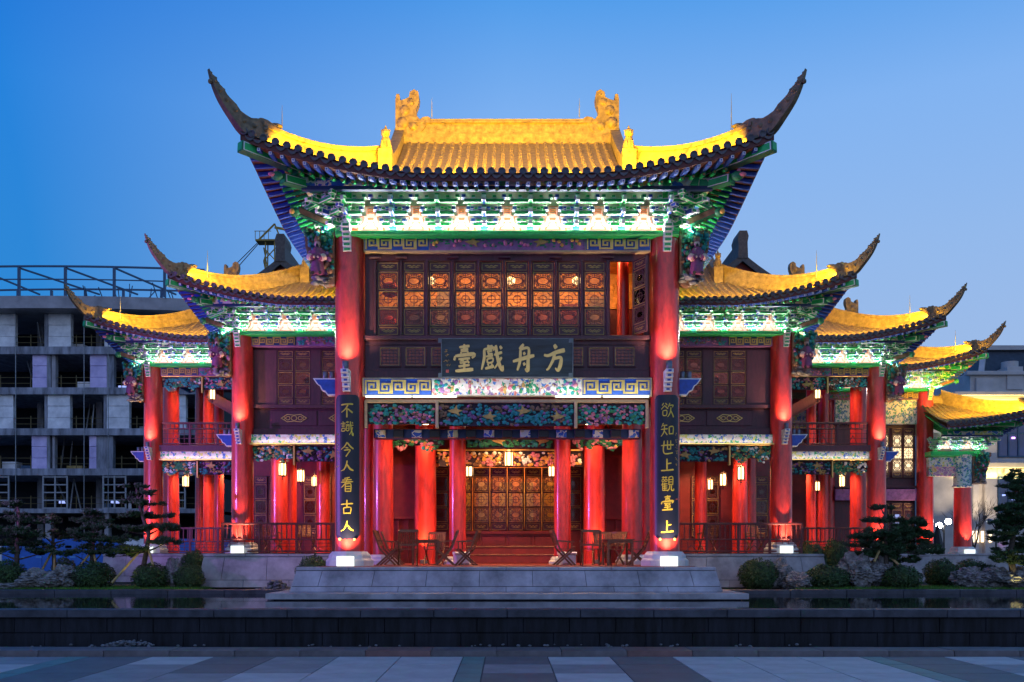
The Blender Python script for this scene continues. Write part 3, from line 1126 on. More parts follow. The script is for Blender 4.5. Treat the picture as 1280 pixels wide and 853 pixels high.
def lamp_arm(par, sx, x, y, z, r, s=1., out=True, lamps=True):
    """scalloped painted beam end on a column that carries an up-light; one to the front, one to the outside"""
    k = s
    mb = MB(sx)
    pr = [(0, 0), (-.12, -.02), (-.20, -.10), (-.30, -.12), (-.36, -.24), (-.46, -.28), (-.50, -.44), (-.56, -.50)]
    poly = [(y - r * .9 + a * 0 - (0.0), z + .28 * k) for a in (0,)]
    w = .10 * k
    # front one: seen end-on, a stack of scalloped steps
    zz = z
    for i in range(5):
        d = r * .9 + (.16 + .075 * i) * k
        mb.cbox(x - w, x + w, y - d, y - r * .6, zz + i * .11 * k, zz + (i * .11 + .10) * k, 1)
        mb.cbox(x - w * .45, x + w * .45, y - d - .008, y - d, zz + (i * .11 + .025) * k, zz + (i * .11 + .08) * k, 0)
    o = mb.build('lamp_arm', ['blue', 'white'], par)
    if lamps:
        q = MB(sx)
        q.lathe([(.075 * k, 0), (.085 * k, .05 * k), (.085 * k, .20 * k), (.07 * k, .205 * k)], 12, (x, y - r * .9 - .30 * k, zz + .56 * k), 0)
        q.build('up_light', ['lamp_metal'], o)
    if out:
        mb = MB(sx)
        x0 = x + r * .6
        P = [(x0, z + .42 * k), (x0, z - .05 * k), (x0 + .34 * k, z - .05 * k), (x0 + .42 * k, z + .06 * k), (x0 + .50 * k, z + .09 * k), (x0 + .56 * k, z + .22 * k), (x0 + .64 * k, z + .27 * k), (x0 + .74 * k, z + .42 * k)]
        mb.prism(P, y - .11 * k, y + .11 * k, 1)
        cx, cz = x0 + .25 * k, z + .2 * k
        mb.prism([(cx + (a - cx) * .88, cz + (b - cz) * .84) for a, b in P], y - .116 * k, y - .11 * k, 0)
        o = mb.build('lamp_arm', ['blue', 'white'], par)
        if lamps:
            for e in (.24, .42):
                q = MB(sx)
                q.lathe([(.06 * k, 0), (.07 * k, .04 * k), (.07 * k, .18 * k), (.055 * k, .185 * k)], 10, (x0 + e * k, y, z + .425 * k), 0)
                q.build('up_light', ['lamp_metal'], o)


def carved_strut(par, sx, x, y, z, s, seed, figure=True):
    """carved bracket on the outer face of a column: pine foliage, a rock ledge, a robed figure in front"""
    mb = MB(sx)
    random.seed(seed)
    prof = [(x, z), (x, z - 1.45 * s), (x + .25 * s, z - 1.50 * s), (x + .55 * s, z - 1.30 * s), (x + .78 * s, z - .5 * s), (x + .82 * s, z)]
    mb.prism([(a, b) for a, b in prof][::1], y - .12 * s, y + .16 * s, 0)
    for _ in range(150):
        u = random.random()
        zz = z - u * 1.2 * s
        xm = x + lerp(.78, .56, u) * s
        xx = random.uniform(x + .06 * s, xm)
        mb.ball((xx, y - random.uniform(.08, .28) * s, zz), random.uniform(.035, .085) * s, random.choice((0, 1, 1, 1, 2, 2)) if u < .5 else random.choice((0, 0, 1, 2, 6)), 6, 4)
    for _ in range(26):
        xx = random.uniform(x + .05, x + .55 * s)
        mb.ball((xx, y - random.uniform(.05, .3) * s, z - random.uniform(1.22, 1.48) * s), random.uniform(.06, .11) * s, 5, 6, 4, (1.2, 1, .6))
    o = mb.build('carved_strut', ['carve_brown', 'teal', 'leafgreen', 'robe', 'skin_paint', 'rock', 'purple'], par)
    if figure:
        f = MB(sx)
        c = (x + .42 * s, y - .30 * s, z - 1.26 * s)
        f.lathe([(.17 * s, 0), (.19 * s, .1 * s), (.15 * s, .4 * s), (.17 * s, .58 * s), (.11 * s, .72 * s), (.05 * s, .75 * s)], 12, c, 0)
        f.ball((c[0], c[1], c[2] + .83 * s), .085 * s, 1, 10, 7, (1, 1, 1.2))
        f.lathe([(.088 * s, 0), (.095 * s, .05 * s), (.07 * s, .14 * s), (.03 * s, .15 * s)], 10, (c[0], c[1], c[2] + .88 * s), 2)
        f.ball((c[0], c[1] - .075 * s, c[2] + .75 * s), .05 * s, 3, 8, 5, (.8, .6, 1.5))
        for e in (-1, 1):
            f.tube([(c[0] + e * .13 * s, c[1], c[2] + .64 * s), (c[0] + e * .22 * s, c[1] - .06 * s, c[2] + .44 * s), (c[0] + e * .07 * s, c[1] - .18 * s, c[2] + .42 * s)], [.05 * s, .07 * s, .085 * s], 8, 0)
            f.ball((c[0] + e * .05 * s, c[1] - .22 * s, c[2] + .42 * s), .03 * s, 1, 8, 5)
            f.tube([(c[0] + e * .20 * s, c[1] - .09 * s, c[2] + .46 * s), (c[0] + e * .12 * s, c[1] - .16 * s, c[2] + .40 * s)], .095 * s, 8, 4)
        f.tube([(c[0] - .1 * s, c[1] - .17 * s, c[2] + .02 * s), (c[0] - .1 * s, c[1] - .2 * s, c[2])], .045 * s, 8, 3)
        f.tube([(c[0] + .1 * s, c[1] - .17 * s, c[2] + .02 * s), (c[0] + .1 * s, c[1] - .2 * s, c[2])], .045 * s, 8, 3)
        f.build('carved_figure', ['robe', 'skin_paint', 'carve_brown', 'black_iron', 'pink'], o)


CARVE_MATS = ['purple', 'teal', 'leafgreen', 'blossom', 'gold_dull', 'carve_brown', 'carve_dark', 'cream_frame', 'fruit', 'white']


def frieze(par, sx, x0, x1, z0, z1, y, posts=(), pal=None, seed=1, birds=0, wavy=0., frame='cream_frame', r=.05, back=True, dens=230):
    mb = MB(sx)
    if back:
        mb.box(x0, x1, y + .02, y + .05, z0 + wavy * .9, z1, 6)
    pal = pal or [(1, 5), (0, 1.6), (5, 1), (2, 1), (3, .6)]
    carve(mb, x0, x1, z0, z1, y + .01, pal, dens, r, wavy, seed)
    for i in range(birds):
        e = -1 if i < birds / 2 else 1
        bird(mb, lerp(x0, x1, (i + .5) / birds), lerp(z0, z1, .5 + .12 * (-1) ** i), .42, y - .07, 4, -e)
    o = mb.build('carved_frieze', CARVE_MATS, par)
    f = MB(sx)
    f.cbox(x0, x1, y - .06, y + .06, z1, z1 + .055, 0)
    for p in posts:
        f.cbox(p - .03, p + .03, y - .10, y + .05, z0 - .04, z1, 0)
    f.build('frieze_frame', [frame], o)
    return o


# ---------------------------------------------------------------- lantern
def lantern(px, py, Y, hpx, label, power=0):
    p = at(px, py, Y)
    h = hpx * (Y + DIST) / FOC
    t = thing('palace_lantern', label, 'lantern', (p.x, p.y, p.z), random.random() * .4, 'palace lanterns hung in the galleries')
    r = h * .27
    g = MB()
    g.lathe([(r * .92, -h * .42), (r, -h * .1), (r, h * .1), (r * .92, h * .42)], 6, (0, 0, 0), 0, False)
    g.build('shade', ['lantern_glow'], t)
    f = MB()
    f.lathe([(r * .7, -.08 * h), (r * 1.15, -.04 * h), (r * 1.15, 0), (r * .9, .02 * h)], 6, (0, 0, -h * .45), 0, False)
    f.lathe([(r * .9, -.02 * h), (r * 1.25, 0), (r * 1.2, .05 * h), (r * .5, .10 * h), (r * .2, .16 * h)], 6, (0, 0, h * .45), 0, False)
    for k in range(6):
        a = 2 * math.pi * k / 6
        c, s_ = math.cos(a), math.sin(a)
        f.tube([(r * c, r * s_, -h * .45), (r * 1.06 * c, r * 1.06 * s_, 0), (r * c, r * s_, h * .45)], .02, 5, 0)
    f.build('frame', ['carve_brown'], t)
    q = MB()
    for e in (-1, 1):
        q.tube([(e * r * .8, 0, h * .5), (0, 0, h * .82)], .008, 5, 0)
    q.tube([(0, 0, h * .82), (0, 0, h * 1.15)], .007, 5, 0)
    q.tube([(0, 0, -h * .52), (0, 0, -h * .62), (0, 0, -h * .78)], [.012, .022, .012], 6, 0)
    q.build('hanger', ['black_iron'], t)
    return t


# ================================================================ SETTING: ground, plaza, basin, podiums
g = MB()
g.box(-1500, 1500, -400, 2500, -.6, -.03, 0)
g.build('ground', ['ground'], kind='structure', label='dark ground stretching under the whole site to the skyline')

PLX = 26.
plaza = MB().box(-PLX, PLX, -40, -8.0, -.03, -.014, 0).build('plaza', ['ground'], kind='structure', label='granite plaza of pale, grey and green slabs before the basin')
random.seed(3)
SLABS = {}


def slab_mesh(w, d, key):
    k = (round(w, 3), round(d, 3), key)
    if k not in SLABS:
        mb = MB()
        b = .004
        mb.hexa([(-w / 2, -d / 2, -.02), (w / 2, -d / 2, -.02), (w / 2, d / 2, -.02), (-w / 2, d / 2, -.02),
                 (-w / 2 + b, -d / 2 + b, 0), (w / 2 - b, -d / 2 + b, 0), (w / 2 - b, d / 2 - b, 0), (-w / 2 + b, d / 2 - b, 0)])
        SLABS[k] = mb.mesh('slab', [key])
    return SLABS[k]


def band_of(x):
    u = (x + .81) % 7.3
    if u < .41:
        return 'pave_green'
    if u < 3.85:
        return 'dark'
    return 'pave_pale'


yrow = -8.03
j = 0
while yrow > -13.2:
    d = 1.16
    x = -.81 - 7.3 * 2
    edges = []
    while x < 13.8:
        for w, kd in ((.41, 'pave_green'), (1.145, 'a'), (1.15, 'b'), (1.145, 'c'), (1.15, 'pave_pale'), (1.15, 'pave_pale'), (1.15, 'pave_pale')):
            edges.append((x, w, kd))
            x += w
    for (x, w, kd) in edges:
        if kd == 'b':
            kd = 'pave_pale' if j % 2 == 0 and x > -9 else 'pave_mid'
        elif kd in 'ac':
            kd = random.choice(('pave_dark', 'pave_dark', 'pave_mid')) if j % 3 else 'pave_dark'
        if kd == 'pave_pale' and x < -3.5 and random.random() < .5:
            kd = 'pave_mid'
        link('slab', slab_mesh(w - .016, d - .016, kd), plaza, (x + w / 2, yrow - d / 2, random.uniform(-.0035, .001)), 0)
    yrow -= d
    j += 1

kerb = MB().box(-PLX, PLX, -7.93, -7.25, -.03, .055, 0).build('kerb', ['kerb'], kind='structure', label='low reddish granite kerb along the foot of the basin wall')
KB = MB()
KB.hexa([(-.60, -.36, -.02), (.60, -.36, -.02), (.60, .36, -.02), (-.60, .36, -.02), (-.60, -.345, .10), (.60, -.345, .10), (.60, .35, .10), (-.60, .35, .10)])
KBM = KB.mesh('kerb_stone', ['kerb'])
mat('kerb_red', (.17, .085, .075), .6, var=.25, scale=2, bump=.15)
KBR = KBM.copy()
KBR.materials[0] = M['kerb_red']
for i in range(-14, 14):
    link('kerb_stone', KBR if random.random() < .22 else KBM, kerb, (i * 1.213 + .4 + .002, -7.6, .002 + random.uniform(-.004, .004)), random.uniform(-.003, .003))

WZ = .75
wall = MB()
wall.box(-PLX, PLX, -6.0, -5.72, -.3, WZ - .16, 0)
wall = wall.build('basin_wall', ['wall_stone'], kind='structure', label='low wet wall of dark stone blocks holding the basin')
for row, (z0, z1) in enumerate(((-.02, .27), (.275, .585))):
    off = .33 * row
    for i in range(-15, 16):
        w = .94
        x0 = i * 1.0 * .95 + off
        m_ = MB()
        dy = random.uniform(0, .012)
        m_.cbox(x0 + .004, x0 + .946, -6.1 - dy, -5.99, z0, z1 - .006, 0, .008)
        m_.build('wall_block', ['wall_stone'], wall)
for i in range(-10, 11):
    m_ = MB()
    dy = random.uniform(0, .006)
    m_.cbox(i * 1.5 + .004, i * 1.5 + 1.494, -6.19 - dy, -5.72, .59, WZ + .004, 0, .012)
    m_.build('coping_stone', ['coping'], wall)
water = MB()
water.add([(-60, -5.73, WZ), (60, -5.73, WZ), (60, 1.2, WZ), (-60, 1.2, WZ)], [(0, 1, 2, 3)], 0)
water.build('water', ['water'], kind='structure', label='still dark water filling the long reflecting basin')
bed = MB().box(-60, 60, -5.72, 1.2, .1, .3, 0).build('basin_bed', ['wall_stone'], kind='structure', label='dark stone floor under the basin water')
bc = MB().box(-60, 60, 1.06, 1.6, .2, .835, 0).build('garden_kerb', ['coping'], kind='structure', label='narrow stone edge between the basin and the garden beds')
for i in range(-13, 14):
    if abs(i * 1.6 + .8) < 5.0:
        continue
    MB().cbox(i * 1.6 + .006, i * 1.6 + 1.594, 1.0, 1.66, .70, .86 + random.uniform(-.004, .004), 0, .012).build('edge_stone', ['coping'], bc)
lawn = MB()
random.seed(8)
NX, NY = 90, 12
vs = []
for j in range(NY + 1):
    for i in range(NX + 1):
        x, y = lerp(-60, 60, i / NX), lerp(1.6, 60, (j / NY) ** 1.6)
        vs.append((x, y, .80 + .05 * noise.noise(Vector((x * .4, y * .4, 0)))))
lawn.add(vs, [(j * (NX + 1) + i, j * (NX + 1) + i + 1, (j + 1) * (NX + 1) + i + 1, (j + 1) * (NX + 1) + i) for j in range(NY) for i in range(NX)], 0, True)
lawn.build('garden_ground', ['soil'], kind='structure', label='dark earth of the garden beds beside the podiums')
gr = MB()
for side in ((-15, -9.0, 9000), (8.4, 16.5, 10000)):
    for _ in range(side[2]):
        x, y = random.uniform(side[0], side[1]), 1.66 + 2.6 * random.random() ** 1.4
        h, a = random.uniform(.05, .12), random.uniform(0, 6.28)
        dx, dy = .012 * math.cos(a), .012 * math.sin(a)
        gr.add([(x - dx, y - dy, .8), (x + dx, y + dy, .8), (x + random.uniform(-.05, .05), y + random.uniform(-.05, .05), .82 + h)], [(0, 1, 2)], 0)
gr.build('grass', ['grass'], kind='stuff', label='thin strip of lawn between basin edge and shrubs', category='grass')
pb = MB()
for (cx, n_, wd, hh) in ((-7.6, 150, .50, .10), (-7.0, 14, 5.0, .0), (1.4, 40, 7.0, .0)):
    for _ in range(n_):
        u = random.gauss(0, .42)
        x = cx + u * wd
        z = .06 + max(0, hh * (1 - u * u * 1.2)) * random.random()
        pb.ball((x, -6.55 + random.uniform(-.3, .2), z), random.uniform(.014, .034), 0, 6, 4, (1.3, 1, .8))
pb.build('gravel', ['pebble'], kind='stuff', label='loose pebbles and a small gravel heap in the channel behind the kerb', category='gravel')


def podium(name, x0, x1, yf, zb, zt, yb, label, batter=.16, step=None, slabs=None, cut_inner=None):
    """battered stone platform faced with slabs; returns the structure"""
    mb = MB()
    b = batter
    mb.hexa([(x0 - b + .02, yf - b + .02, zb), (x1 + b - .02, yf - b + .02, zb), (x1 + b - .02, yb, zb), (x0 - b + .02, yb, zb),
             (x0 + .02, yf + .02, zt - .02), (x1 - .02, yf + .02, zt - .02), (x1 - .02, yb, zt - .02), (x0 + .02, yb, zt - .02)])
    o = mb.build(name, ['coping'], kind='structure', label=label)
    n = slabs or max(2, round((x1 - x0) / 1.45))
    zl = lerp(zb, zt, .22)
    fx = lambda u, z: lerp(lerp(x0 - b, x1 + b, u), lerp(x0, x1, u), (z - zb) / (zt - zb))
    fy = lambda z: yf - b * (1 - (z - zb) / (zt - zb))
    for (za, zc, off) in ((zb, zl, 0), (zl, zt - .09, .5)):
        for i in range(n + (1 if off else 0)):
            u0, u1 = max(0, (i - off) / n), min(1, (i + 1 - off) / n)
            gp = .007
            e = random.uniform(0, .008)
            p = []
            for z in (za + gp, zc - gp):
                p += [(fx(u0, z) + gp, fy(z) - .012 - e, z), (fx(u1, z) - gp, fy(z) - .012 - e, z), (fx(u1, z) - gp, fy(z) + .03, z), (fx(u0, z) + gp, fy(z) + .03, z)]
            MB().hexa(p).build('facing_slab', ['stone'], o)
    for i in range(n):
        u0, u1 = i / n, (i + 1) / n
        MB().cbox(lerp(x0 - .03, x1 + .03, u0) + .006, lerp(x0 - .03, x1 + .03, u1) - .006, yf - .05, yf + .6, zt - .086, zt, 0, .012).build('top_slab', ['stone'], o)
    return o


FL = 1.55       # stage floor
FW = 1.90       # gallery floor
pod = podium('stage_podium', -5.36, 5.30, -1.5, .92, FL, 8.5, 'broad battered grey stone podium under the central stage', .17, slabs=8)
MB().box(-5.9, 5.9, -2.55, 1.0, .78, .918, 0).build('podium_step', ['stone'], pod)
MB().box(-5.75, 5.75, -2.35, 1.0, .60, .778, 0).build('podium_footing', ['coping'], pod)
MB().box(-4.9, 4.9, -1.0, 8.4, FL - .03, FL + .012, 0).build('stage_floor', ['red_wood'], pod)
podium('gallery_podium', -9.35, -5.45, 3.4, .85, FW - .02, 11, 'grey stone podium of the gallery beside the stage, left side', .18)
podium('gallery_podium', 5.45, 9.75, 3.4, .85, FW - .02, 11, 'grey stone podium of the gallery beside the stage, right side', .18)
podium('gallery_podium', -14.6, -9.62, 8.3, .85, FW - .02, 16, 'stone podium under the far left-hand gallery behind the shrubs', .1)
podium('gallery_podium', 10.02, 15.3, 8.3, .85, FW - .02, 16, 'stone podium under the far right-hand gallery behind the shrubs', .1)
podium('gallery_podium', 15.45, 24.5, 12.6, .85, FW - .02, 22, 'stone podium under the last right-hand bay and corridor', .1)


# ================================================================ CENTRAL STAGE PAVILION
main = thing('stage_pavilion', 'tall central stage pavilion with two great red columns and upswept golden roof', 'pavilion', (0, 0, 0))
roof_m, surf_m = build_roof(main, 1, 6.4, 0, -2.3, 11.29, .95, 6.0, 3.35, 1.0, True,
                            rods=((-5.75, -1.5, 12.3, 13.35), (5.75, -1.4, 12.4, 13.7), (-2.35, 3.7, 15.5, 16.1), (2.25, 3.7, 15.5, 16.1)))
for e in (-1, 1):
    c = column(main, 1, e * 4.28, 0, FL, 10.62, .40)
    lamp_arm(main, e, 4.28, 0, 6.22, .40, 1.0)
    carved_strut(main, e, 4.66, -.05, 10.62, 1.0, 5 + e)
    # scalloped green beam end under the capital
    mb = MB()
    for i in range(6):
        d = .42 + .05 * i
        mb.cbox(e * 4.28 - .11, e * 4.28 + .11, -d, 0, 9.98 + i * .115, 9.98 + i * .115 + .105, 1)
        mb.cbox(e * 4.28 - .08, e * 4.28 + .08, -d - .008, -d, 9.98 + i * .115 + .02, 9.98 + i * .115 + .085, 0)
    mb.build('beam_end', ['green', 'white'], main)
    # painted side board from the column top out to the corner
    mb = MB(e)
    mb.bar((4.5, -.12, 10.66), (5.55, -.62, 10.98), .14, .20, 4)
    mb.bar((4.52, -.128, 10.665), (5.53, -.628, 10.975), .15, .14, 0)
    mb.ball((5.62, -.68, 10.92), .14, 2, sc=(1, 1, .9))
    mb.ball((5.66, -.80, 10.90), .07, 3)
    mb.build('corner_bracket', ['carve_brown', 'white', 'leafgreen', 'fruit', 'green_deep'], main)
    for yy in (4.0, 8.0):
        column(main, 1, e * 4.28, yy, FL, 10.62, .36, base=False)

b = MB()
b.cbox(-4.6, 4.6, -.42, -.125, 10.40, 10.535, 0, .03)
b.box(-4.55, 4.55, -.123, .2, 10.51, 10.533, 0)
b.build('green_beam', ['green'], main)
dougong(main, 1, [-4.28 + 8.56 * i / 7 for i in range(8)], -.28, 10.535, 1.15, [.95, 2.15, 3.35, 4.55], 4.28, True)

# carved beam under it: blue and gold key pattern at the ends, flowers in the middle
b = MB()
b.box(-3.88, 3.88, -.12, .2, 10.06, 10.505, 2)
for e in (-1, 1):
    x0, x1 = sorted((e * 3.86, e * 2.12))
    b.box(x0, x1, -.128, -.12, 10.10, 10.47, 0)
    meander(b, x0 + .03, x1 - .03, 10.12, 10.455, -.13, 1)
b.box(-2.1, 2.1, -.128, -.12, 10.10, 10.47, 3)
o = b.build('carved_beam', ['blue', 'gold', 'cream_frame', 'purple'], main)
b = MB()
random.seed(12)
for i in range(9):
    cx = -1.85 + i * .46
    for _ in range(9):
        a, r_ = random.uniform(0, 6.28), random.uniform(.05, .2)
        b.dome(cx + r_ * 1.3 * math.cos(a), -.13, 10.285 + r_ * .7 * math.sin(a), .05, .03, 2, 5, .6)
    if i in (2, 6):
        bird(b, cx, 10.30, .42, -.13, 4, 1 if i == 2 else -1)
    else:
        for _ in range(3):
            b.ball((cx + random.uniform(-.14, .14), -.15, 10.285 + random.uniform(-.08, .08)), .05, 3 if i in (1, 3, 4, 5) else 8, 8, 5, (1, .6, 1))
b.build('flower_carving', CARVE_MATS, o, kind='stuff')

# upper storey wall and its window leaves
wl_ = MB()
YW = .10
wl_.box(-3.88, -3.60, YW, YW + .12, 7.82, 10.06, 0)
wl_.box(-3.60, 3.88, YW, YW + .12, 9.88, 10.06, 0)
wl_.box(2.74, 2.80, YW - .02, YW + .12, 7.82, 9.88, 0)
wl_.box(3.74, 3.88, YW, YW + .12, 7.82, 9.88, 0)
wl_.cbox(-3.9, 3.9, YW - .16, YW + .12, 7.70, 7.82, 0, .02)
wl_.box(-3.88, 3.88, YW, YW + .12, 6.64, 7.70, 0)
wl_.cbox(-3.88, 3.88, YW - .05, YW, 6.64, 6.88, 0)
wl_.cbox(-3.88, 3.88, YW - .03, YW, 7.58, 7.70, 0)
wl_.build('upper_wall', ['maroon'], main)
mull = MB()
for i in range(0, 10):
    x = -3.60 + .704 * i
    d = .05 if i % 2 else .09
    mull.cbox(x - .036, x + .036, YW - d, YW + .05, 7.82, 9.88, 0)
    if i % 2 == 1 or i == 0:
        mull.cbox(x - .16, x + .16, YW - .11, YW + .05, 9.93, 9.985, 0)
mull.build('mullions', ['maroon'], main, kind='stuff')
for i in range(9):
    leaf(main, -3.60 + .352 + .704 * i, YW + .02, 7.84, .62, 2.02)
ol = leaf(main, 3.43 + .15, YW - .27, 7.84, .62, 2.02, rz=R(-62))
ol['label'] = 'leaf standing open'
# small fretwork lights under the sill
for e in (-1, 1):
    for i in range(3):
        x0 = e * (3.50 - i * .70)
        x0, x1 = sorted((x0, x0 - e * .60))
        q = MB()
        q.box(x0, x1, YW - .03, YW - .002, 6.98, 7.54, 1)
        q.strip(rect(x0 + .02, x1 - .02, 7.0, 7.52), .03, YW - .06, YW - .02, 0)
        q.strip(rect(x0 + .045, x1 - .045, 7.025, 7.495), .01, YW - .055, YW - .03, 2)
        for k in range(1, 6):
            xx = lerp(x0, x1, k / 6)
            q.strip([(xx, 7.02), (xx, 7.50)] if k % 2 else [(xx, 7.10), (xx, 7.42)], .018, YW - .05, YW - .03, 0)
            zz = lerp(7.0, 7.52, k / 6)
            q.strip([(x0 + .03, zz), (x1 - .03, zz)] if k % 2 else [(x0 + .12, zz), (x1 - .12, zz)], .018, YW - .049, YW - .03, 0)
        q.build('fret_light', ['maroon', 'fret_glass', 'gold_dull'], main)
# lit upper room
rm = MB()
rm.box(-4.2, 4.2, 2.9, 3.0, 7.0, 9.30, 1)
rm.box(-4.2, 4.2, 2.86, 3.0, 9.30, 10.36, 0)
rm.box(-4.2, 4.2, .25, 2.9, 10.36, 10.45, 0)
rm.box(-4.2, 4.2, .25, 2.9, 6.98, 7.02, 1)
for e in (-1, 1):
    x0, x1 = sorted((e * 4.2, e * 4.12))
    rm.box(x0, x1, .25, 2.86, 7.02, 10.36, 1)
rm.build('upper_room', ['orange_wood', 'red_wood'], main)
for i in range(14):
    cv = MB()
    random.seed(40 + i)
    for k in range(16):
        t = k / 16
        cv.dome(-3.9 + i * .6 + .18 * math.sin(t * 9), 2.86, 9.42 + .85 * t, .09, .04, 0, 7)
    cv.build('wall_carving', ['orange_wood'], main)
column(main, 1, 3.30, 1.2, 7.02, 10.36, .17, base=False, name='room_column')
rl = MB()
for (x, y, z) in ((-3.3, 1.0, 9.35), (-3.35, 1.3, 8.45)):
    rl.lathe([(.05, -.22), (.2, -.15), (.26, 0), (.2, .15), (.05, .22)], 12, (x, y, z), 0)
rl.build('room_drape', ['red_cloth'], main)
random.seed(77)
for i in range(7):
    x = -3.0 + i * .95 + random.uniform(-.2, .2)
    h_ = random.uniform(.5, 1.5)
    MB().cbox(x - random.uniform(.15, .4), x + random.uniform(.15, .4), 1.8 + random.uniform(0, .6), 2.6, 7.02, 8.2 + h_, 0).build('room_cabinet', [random.choice(('carve_brown', 'maroon', 'red_wood'))], main)
for x in (-2.2, .1, 2.0):
    MB().lathe([(.05, -.1), (.12, -.06), (.13, .06), (.05, .1)], 10, (x, 1.5, 9.75), 0).build('room_lamp', ['lantern_glow'], main)
area('upper_room_lamp', (0, 1.2, 10.30), (0, .55, -1), 7.0, .4, 260, (1., .62, .25))

# painted beam and the light bars under it
b = MB()
b.box(-3.90, 3.90, -.20, .2, 6.13, 6.635, 2)
b.box(-2.05, 2.0, -.208, -.20, 6.16, 6.61, 3)
for e in (-1, 1):
    x0, x1 = sorted((e * 3.86, e * 2.03))
    b.box(x0, x1, -.208, -.20, 6.17, 6.60, 0)
    meander(b, x0 + .03, x1 - .03, 6.20, 6.57, -.21, 1)
o = b.build('painted_beam', ['blue', 'gold', 'cream_frame', 'scene_paint'], main)
b = MB()
random.seed(21)
for i in range(26):                                         # court figures raised on the middle field
    x, z = random.uniform(-1.5, 1.5), random.uniform(6.24, 6.46)
    b.dome(x, -.21, z, .055, .05, random.choice((9, 9, 3, 2, 4)), 6, 1.5)
    b.ball((x, -.235, z + .085), .026, 7, 6, 4)
    b.ball((x, -.232, z + .105), .02, 6, 6, 4)
for i in range(40):
    e = random.choice((-1, 1))
    b.dome(e * random.uniform(1.3, 1.98), -.21, random.uniform(6.22, 6.55), .06, .04, random.choice((2, 1, 0, 3)), 6)
b.build('figure_carving', CARVE_MATS, o, kind='stuff')
for (a, c_) in ((457, 514), (516, 571), (694, 751), (754, 811)):
    p0, p1 = at(a, 498, -.36), at(c_, 498, -.36)
    q = MB().cbox(p0.x, p1.x, -.40, -.33, 6.075, 6.125, 0, .012)
    q.build('light_bar', ['led_green'], main)
for e in (-1, 1):
    area('beam_washer', (e * 2.6, -.40, 6.16), (0, .35, 1), 2.4, .04, 9, (.85, 1., .85))
area('plaque_washer', (0, -.46, 6.16), (0, .35, 1), 3.0, .04, 10, WASH)

# hanging carved frieze over the stage front
frieze(main, 1, -3.80, -1.93, 5.36, 5.98, .0, seed=4, pal=[(1, 4), (2, 1), (3, 1.3), (0, 1.6), (5, .6)], wavy=.06, r=.055)
frieze(main, 1, -1.87, 1.83, 5.36, 5.98, .0, seed=5, birds=4, pal=[(1, 5), (0, 1.6), (5, 1.1)], r=.055)
frieze(main, 1, 1.89, 3.76, 5.36, 5.98, .0, seed=6, pal=[(1, 4), (2, 1), (3, 1.3), (0, 1.6), (5, .6)], wavy=.06, r=.055)
b = MB()
for x in (-3.83, -1.90, 1.86, 3.79):
    b.cbox(x - .04, x + .04, -.10, .06, 5.30, 6.05, 0)
b.cbox(-3.85, 3.82, -.09, .05, 5.985, 6.07, 0)
b.build('frieze_posts', ['cream_frame'], main, kind='stuff')
b = MB()
b.box(-3.7, 3.7, .5, .9, 5.10, 5.34, 1)
for i in range(15):
    x = -3.5 + i * .5
    b.cbox(x - .14, x + .14, .36, .5, 5.10, 5.30, 0 if i % 2 else 2)
b.build('lamp_beam', ['black_iron', 'navy', 'blue_paint'], main)
# stage room: ceiling, inner columns, rear wall
b = MB()
b.box(-4.2, 4.2, .3, 9.5, 6.2, 6.3, 0)
for i in range(8):
    b.box(-4.1, 4.1, .9 + i, 1.05 + i, 6.08, 6.2, 0)
b.build('stage_ceiling', ['ceiling_wood'], main)
for (px, Y, r_, bs) in ((479, 2.9, .31, True), (790, 2.9, .31, True), (461, 3.6, .2, False), (806, 3.6, .2, False), (572, 3.0, .255, True), (703, 3.0, .255, True), (532, 5.4, .36, False), (743, 5.4, .36, False)):
    column(main, 1, at(px, 600, Y).x, Y, FL, 6.2, r_, base=bs, lit=False, name='stage_column')
zf0, zf1 = 4.98, 5.62
frieze(main, 1, -3.7, -1.9, zf0, zf1, 3.0, seed=14, pal=[(2, 4), (3, 1.6), (8, 1), (1, 1)], wavy=.22, frame='gold', r=.06)
frieze(main, 1, -1.25, 1.4, zf0 + .12, zf1, 3.0, seed=15, birds=4, pal=[(2, 5), (1, 2), (6, 1)], frame='gold', r=.06)
frieze(main, 1, 1.95, 3.6, zf0, zf1, 3.0, seed=16, pal=[(2, 4), (3, 1.6), (8, 1), (1, 1)], wavy=.22, frame='gold', r=.06)
frieze(main, 1, -2.4, 2.5, 4.78, 5.3, 5.6, seed=17, pal=[(3, 3), (8, 2), (5, 3), (9, .6)], frame='gold', r=.06)
b = MB()
YB = 7.5
b.box(-4.6, -1.86, YB, YB + .15, FL, 6.2, 0)
b.box(1.86, 4.6, YB, YB + .15, FL, 6.2, 0)
b.box(-1.86, 1.86, YB, YB + .15, 4.95, 6.2, 0)
b.box(-1.86, 1.86, YB, YB + .15, FL, 2.66, 0)
b.box(-2.0, 2.0, YB - .12, YB, 2.58, 2.68, 0)
for i in range(4):
    b.cbox(-1.8 + i * .92, -.98 + i * .92, YB - .03, YB, FL + .2, 2.5, 0, .02)
b.build('stage_rear_wall', ['red_wood'], main)
for i in range(6):
    leaf(main, -1.53 + .612 * i, YB + .06, 2.70, .58, 2.22, 'door_leaf')
for x in (-2.35, -3.0, 2.35, 3.0):
    leaf(main, x, YB - .04, 2.70, .58, 2.22, 'door_leaf')
b = MB()
b.cbox(-2.3, 2.3, 6.45, YB - .13, FL + .012, 2.14, 0)
b.cbox(-2.35, 2.35, 5.95, 6.45, FL + .012, 1.86, 0)
b.cbox(-2.33, 2.33, 6.42, 6.50, 2.10, 2.145, 1)
b.cbox(-2.38, 2.38, 5.93, 6.0, 1.825, 1.865, 1)
b.build('stage_steps', ['red_wood', 'carve_brown'], main)
